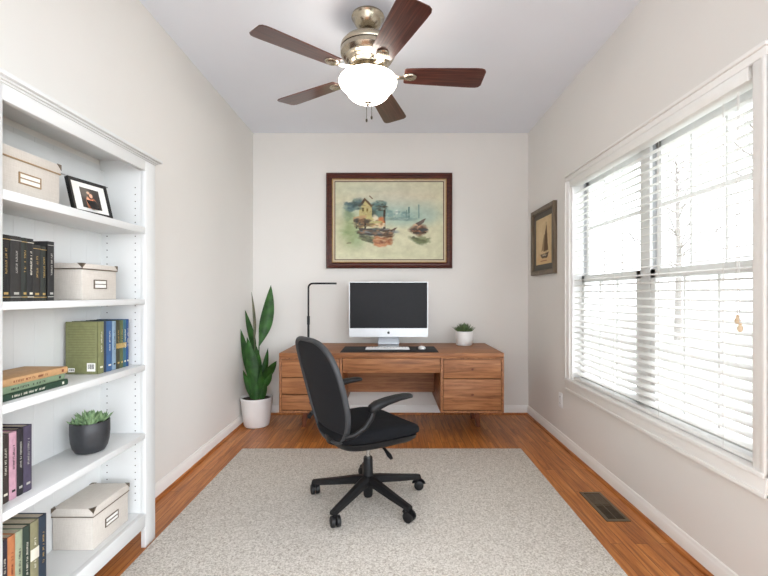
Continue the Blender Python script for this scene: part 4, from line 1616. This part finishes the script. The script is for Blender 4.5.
# ---------------------------------------------------------------- ceiling fan
fx, fy = -0.130, 2.43
fan = thing('ceiling_fan', (fx, fy, ZC), 'five-blade dark wood ceiling fan with nickel motor and lit glass bowl', 'ceiling fan')
fl = lambda pr: [(r, z) for r, z in pr]
m = MB()
m.lathe([(0, ZC), (0.0912, ZC), (0.0936, ZC - 0.010), (0.0888, ZC - 0.016), (0.0840, ZC - 0.022), (0.0816, ZC - 0.030), (0.0696, ZC - 0.052), (0.0480, ZC - 0.070), (0.0336, ZC - 0.078), (0, ZC - 0.078)], (fx, fy, 0), 48)
part('canopy', m, NICKEL, fan)
m = MB(); m.cyl((fx, fy, ZC - 0.07), (fx, fy, 2.60), 0.0135, n=20)
part('downrod', m, DNICK, fan)
m = MB()
m.lathe([(0, 2.625), (0.0366, 2.625), (0.0439, 2.612), (0.0610, 2.606), (0.1037, 2.600), (0.1366, 2.590), (0.1513, 2.572), (0.1549, 2.555), (0.1513, 2.545), (0.1549, 2.540), (0.1537, 2.520),
         (0.1440, 2.505), (0.1366, 2.498), (0.1366, 2.492), (0.1244, 2.484), (0.1220, 2.478), (0.1122, 2.470), (0.1098, 2.464), (0.0976, 2.456), (0.0952, 2.448), (0, 2.448)], (fx, fy, 0), 56)
mt_ = part('motor_housing', m, NICKEL, fan, angle=25)
m = MB()
m.lathe([(0.1535, 2.5475), (0.1550, 2.5465), (0.1550, 2.5425), (0.1535, 2.5415)], (fx, fy, 0), 56)
part('band', m, DNICK, mt_)
m = MB()
m.lathe([(0, 2.449), (0.062, 2.449), (0.066, 2.440), (0.060, 2.426), (0.070, 2.420), (0.098, 2.414), (0.104, 2.406), (0.100, 2.398), (0, 2.398)], (fx, fy, 0), 48)
part('light_fitter', m, NICKEL, fan)
m = MB()
m.lathe([(0.0975, 2.396), (0.1384, 2.394), (0.1560, 2.386), (0.1628, 2.372), (0.1618, 2.356), (0.1521, 2.340), (0.1365, 2.326), (0.1229, 2.310), (0.1131, 2.294), (0.0994, 2.280), (0.0780, 2.266),
         (0.0507, 2.256), (0.0214, 2.251), (0, 2.258)], (fx, fy, 0), 56)
part('glass_bowl', m, GLOW, fan, angle=60)
m = MB()
m.lathe([(0, 2.262), (0.026, 2.260), (0.027, 2.255), (0.018, 2.250), (0.010, 2.245), (0.010, 2.240), (0.006, 2.234), (0, 2.232)], (fx, fy, 0), 24)
part('finial', m, NICKEL, fan)
for (dx, z1) in ((-0.006, 2.150), (0.022, 2.165)):
    m = MB()
    z = 2.240 if dx < 0 else 2.268
    while z > z1:
        m.box(fx + dx - 0.0018, fx + dx + 0.0018, fy - 0.03 - 0.0018, fy - 0.03 + 0.0018, z - 0.004, z, 0.001, 1)
        z -= 0.0052
    m.lathe([(0, 0), (0.005, -0.003), (0.006, -0.012), (0.004, -0.02), (0, -0.021)], (fx + dx, fy - 0.03, z1), 12)
    part('pull_chain', m, DNICK, fan)

blade_pts = []
L0, L1 = 0.205, 0.660
prof = [(0.205, 0.052), (0.215, 0.059), (0.30, 0.063), (0.45, 0.070), (0.60, 0.076), (0.633, 0.077), (0.652, 0.070), (0.662, 0.054)]
outline = [(x, -w_ * 1.06) for x, w_ in prof] + [(x, w_ * 1.06) for x, w_ in reversed(prof)]


def bracket_mb():
    m = MB()
    # curved arm from the motor to the blade, ending in a round plate
    m.tube([(0.075, 0, 0.022), (0.105, 0, 0.016), (0.135, 0.004, 0.004), (0.17, 0.006, -0.008), (0.215, 0.002, -0.008)],
           [0.016, 0.015, 0.014, 0.016, 0.018], 12, flat=(0.35, 1.0), up=(0, 0, 1))
    m.lathe([(0, -0.015), (0.020, -0.015), (0.030, -0.012), (0.034, -0.006), (0.034, -0.003), (0, -0.003)], (0.238, 0, 0), 28, 1.15, 1.0)
    return m


for k in range(5):
    a = R(3.5 + 72 * k)
    Mb = Matrix.Rotation(a, 4, 'Z')
    m = MB()
    pitch = Matrix.Rotation(R(-10), 4, 'X')
    m.prism(outline, pitch @ Matrix.Translation((0, 0, -0.003)), 0.006)
    bmesh.ops.bevel(m.bm, geom=[e for e in m.bm.edges], offset=0.0015, segments=1, affect='EDGES')
    b = part('blade', m, BLADE, fan, world=False)
    b.rotation_euler = (0, 0, a)
    b.location = (0, 0, 2.408 - ZC)
    m = bracket_mb()
    c = part('blade_bracket', m, NICKEL, fan, world=False)
    c.rotation_euler = (0, 0, a)
    c.location = (0, 0, 2.408 - ZC)

# ---------------------------------------------------------------- office chair
CH = Vector((-0.129, 2.42, ZR))
FA = R(34)
ch = thing('office_chair', CH, 'black mesh-back swivel office chair with armrests standing on the rug', 'office chair', rz=FA)
for k in range(5):
    a = R(97 + 72 * k) - FA
    Mk = Matrix.Rotation(a, 4, 'Z')
    m = MB()
    secs = [(0.025, 0.118, 0.032, 0.020), (0.08, 0.112, 0.028, 0.019), (0.2, 0.092, 0.023, 0.016), (0.30, 0.077, 0.019, 0.0135), (0.330, 0.072, 0.018, 0.013)]
    rings = []
    for (x, z, w_, h_) in secs:
        rings.append([Mk @ Vector((x, yy * w_, z + zz * h_)) for yy, zz in ((-1, -1), (1, -1), (1, 0.3), (0.45, 1), (-0.45, 1), (-1, 0.3))])
    m.skin(rings)
    leg = part('leg', m, BLACKP, ch, world=False)
    m = MB()
    m.cyl(Mk @ Vector((0.312, 0, 0.045)), Mk @ Vector((0.312, 0, 0.083)), 0.010, n=14)
    ca = a + R((35, -60, 50, 10, -30)[k])
    c0 = Mk @ Vector((0.312, 0, 0))
    ax = Vector((-math.sin(ca), math.cos(ca), 0))
    fw = Vector((math.cos(ca), math.sin(ca), 0))
    cc = c0 + fw * 0.012 + Vector((0, 0, 0.0285))
    for s_ in (-1, 1):
        m.tube([cc + ax * s_ * q for q in (0.004, 0.006, 0.022, 0.026)], [0.024, 0.0275, 0.0275, 0.021], 24)
    # hood over the wheels
    pts = [cc + fw * 0.031 * math.cos(t) + Vector((0, 0, 0.031 * math.sin(t))) for t in [R(10 + 20 * i) for i in range(9)]]
    m.tube(pts, 0.0035, 6, flat=(1, 4.5), up=None)
    part('caster', m, BLACKP, leg, world=False)
m = MB()
m.lathe([(0, 0.020), (0.022, 0.020), (0.026, 0.030), (0.030, 0.095), (0.034, 0.100), (0.034, 0.130), (0.028, 0.138), (0.026, 0.235), (0.024, 0.242), (0, 0.242)], (0, 0, 0), 28)
part('column', m, BLACKP, ch, world=False)
m = MB(); m.cyl((0, 0, 0.24), (0, 0, 0.34), 0.0125, n=20)
part('gas_lift', m, CHROME, ch, world=False)
m = MB()
m.box(-0.12, 0.10, -0.07, 0.07, 0.325, 0.372, 0.012)
m.box(-0.20, -0.08, -0.035, 0.035, 0.335, 0.365, 0.008)
part('tilt_mechanism', m, BLACKP, ch, world=False)
m = MB()
m.tube([(0.01, -0.03, 0.345), (0.02, -0.10, 0.335), (0.026, -0.14, 0.315), (0.030, -0.17, 0.295), (0.031, -0.19, 0.283)], [0.006, 0.006, 0.010, 0.015, 0.010], 12, flat=(0.6, 1))
part('height_lever', m, BLACKP, ch, world=False)

# seat cushion: rounded slab with a waterfall front
NS = 56


def sq(t, e):
    c, s_ = math.cos(t), math.sin(t)
    return math.copysign(abs(c) ** e, c), math.copysign(abs(s_) ** e, s_)


def seat_ring(sc, z, drop=0.0):
    out = []
    for i in range(NS):
        x, y = sq(2 * math.pi * i / NS, 0.50)
        X = -0.004 + x * 0.250 * sc
        Y = y * (0.242 - 0.018 * max(0, -x)) * sc
        Z = z - drop * max(0, x) ** 3 * 0.035 * min(1, sc * sc) + 0.010 * (abs(y) ** 2) * sc
        out.append((X, Y, Z))
    return out


m = MB()
m.skin([seat_ring(0.30, 0.376), seat_ring(0.70, 0.378), seat_ring(0.92, 0.388, .4), seat_ring(0.99, 0.405, .6), seat_ring(1.0, 0.425, .9), seat_ring(0.985, 0.442, 1), seat_ring(0.94, 0.452, 1),
        seat_ring(0.85, 0.457, 1), seat_ring(0.65, 0.456, 1), seat_ring(0.35, 0.453, 1), seat_ring(0.08, 0.452, 1)])
part('seat', m, BLACKF, ch, world=False, angle=80)
m = MB()
m.skin([seat_ring(0.40, 0.334), seat_ring(0.68, 0.338, .3), seat_ring(0.84, 0.350, .5), seat_ring(0.92, 0.368, .6), seat_ring(0.95, 0.388, .6)])
part('seat_shell', m, BLACKP, ch, world=False, angle=80)

# backrest
Z0b, Z1b = 0.395, 0.938


def bx_(v):
    return -0.232 - 0.115 * v - 0.025 * v * v


def back_pt(u, v, off=0.0):
    """u -1..1 across, v 0..1 up"""
    wdt = 0.222 + 0.006 * math.sin(math.pi * v)
    x = bx_(v) + 0.030 * u * u * (1 - 0.2 * v) + off
    return Vector((x, u * wdt, Z0b + (Z1b - Z0b) * v - ZR))


NL = 72
loop = []
for i in range(NL):
    t = 2 * math.pi * i / NL
    x, y = sq(t, 0.56)
    taper = 1 - 0.24 * max(0, -y) ** 2 - 0.05 * max(0, y) ** 3
    loop.append((x * taper, 0.5 + y * 0.5))
m = MB()
m.tube([back_pt(u, v) for u, v in loop], 0.0125, 10, flat=(1.25, 0.95), up=(1, 0, 0), closed=True)
bf = part('backrest_frame', m, GREYF, ch, world=False, angle=70)
m = MB()
K = 10
rings = []
for k in range(K, 0, -1):
    s_ = k / K
    rings.append([back_pt(u * s_, 0.5 + (v - 0.5) * s_, 0.004) for u, v in loop])
for k in range(1, K + 1):
    s_ = k / K
    rings.append([back_pt(u * s_, 0.5 + (v - 0.5) * s_, -0.004) for u, v in loop])
rs_ = [m.ring(r) for r in rings]
for a, b in zip(rs_, rs_[1:]):
    for i in range(NL):
        j = (i + 1) % NL
        m.bm.faces.new((a[i], a[j], b[j], b[i]))
_c = [m.bm.verts.new(back_pt(0, 0.5, o_)) for o_ in (0.004, -0.004)]
for rg, cv in ((rs_[K - 1], _c[0]), (rs_[K], _c[1])):
    for i in range(NL):
        m.bm.faces.new((rg[i], rg[(i + 1) % NL], cv))
m.bm.faces.ensure_lookup_table()
for f in [f for f in m.bm.faces if len(f.verts) == 4 and all(v in rs_[K - 1] or v in rs_[K] for v in f.verts)]:
    m.bm.faces.remove(f)
part('backrest_mesh', m, MESHF, ch, world=False, angle=80)
# lumbar support bar and the spine joining the backrest to the mechanism
m = MB()
m.tube([back_pt(u, 0.34 - 0.03 * (1 - u * u), 0.014 - 0.010 * (1 - u * u)) for u in [-.95 + 1.9 * i / 12 for i in range(13)]], 0.012, 10, flat=(0.5, 1.4), up=(1, 0, 0))
part('lumbar_support', m, BLACKP, ch, world=False)
m = MB()
m.tube([(-0.12, 0, 0.345), (-0.19, 0, 0.352), (-0.240, 0, 0.375), tuple(back_pt(0, 0.0, -0.004)), tuple(back_pt(0, 0.06, -0.010))], [0.02, 0.022, 0.022, 0.024, 0.018], 12, flat=(0.6, 1.6), up=(1, 0, 0.2))
part('back_bracket', m, BLACKP, ch, world=False)

# armrests
for s_ in (-1, 1):
    y = s_ * 0.262
    m = MB()
    pts = [(-0.262, s_ * 0.222, 0.455), (-0.225, s_ * 0.250, 0.470), (-0.175, y, 0.500), (-0.140, y, 0.540), (-0.122, y, 0.585), (-0.116, y, 0.605)]
    m.tube(pts, [0.012, 0.012, 0.012, 0.013, 0.015, 0.018], 12, flat=(0.8, 1.1), up=(0, s_, 0))
    ar = part('armrest', m, BLACKP, ch, world=False, angle=60)
    m = MB()
    secs = []
    for (x, z, w_, h_) in ((-0.152, 0.584, 0.012, 0.012), (-0.144, 0.588, 0.024, 0.020), (-0.112, 0.600, 0.030, 0.024), (-0.05, 0.615, 0.031, 0.019), (0.02, 0.624, 0.031, 0.015), (0.07, 0.626, 0.030, 0.013), (0.100, 0.625, 0.025, 0.011), (0.108, 0.624, 0.014, 0.007)):
        ring = []
        for i in range(20):
            a, b = sq(2 * math.pi * i / 20, 0.7)
            ring.append((x, y + a * w_, z + b * h_))
        secs.append(ring)
    m.skin(secs)
    part('arm_pad', m, BLACKP, ar, world=False, angle=60)
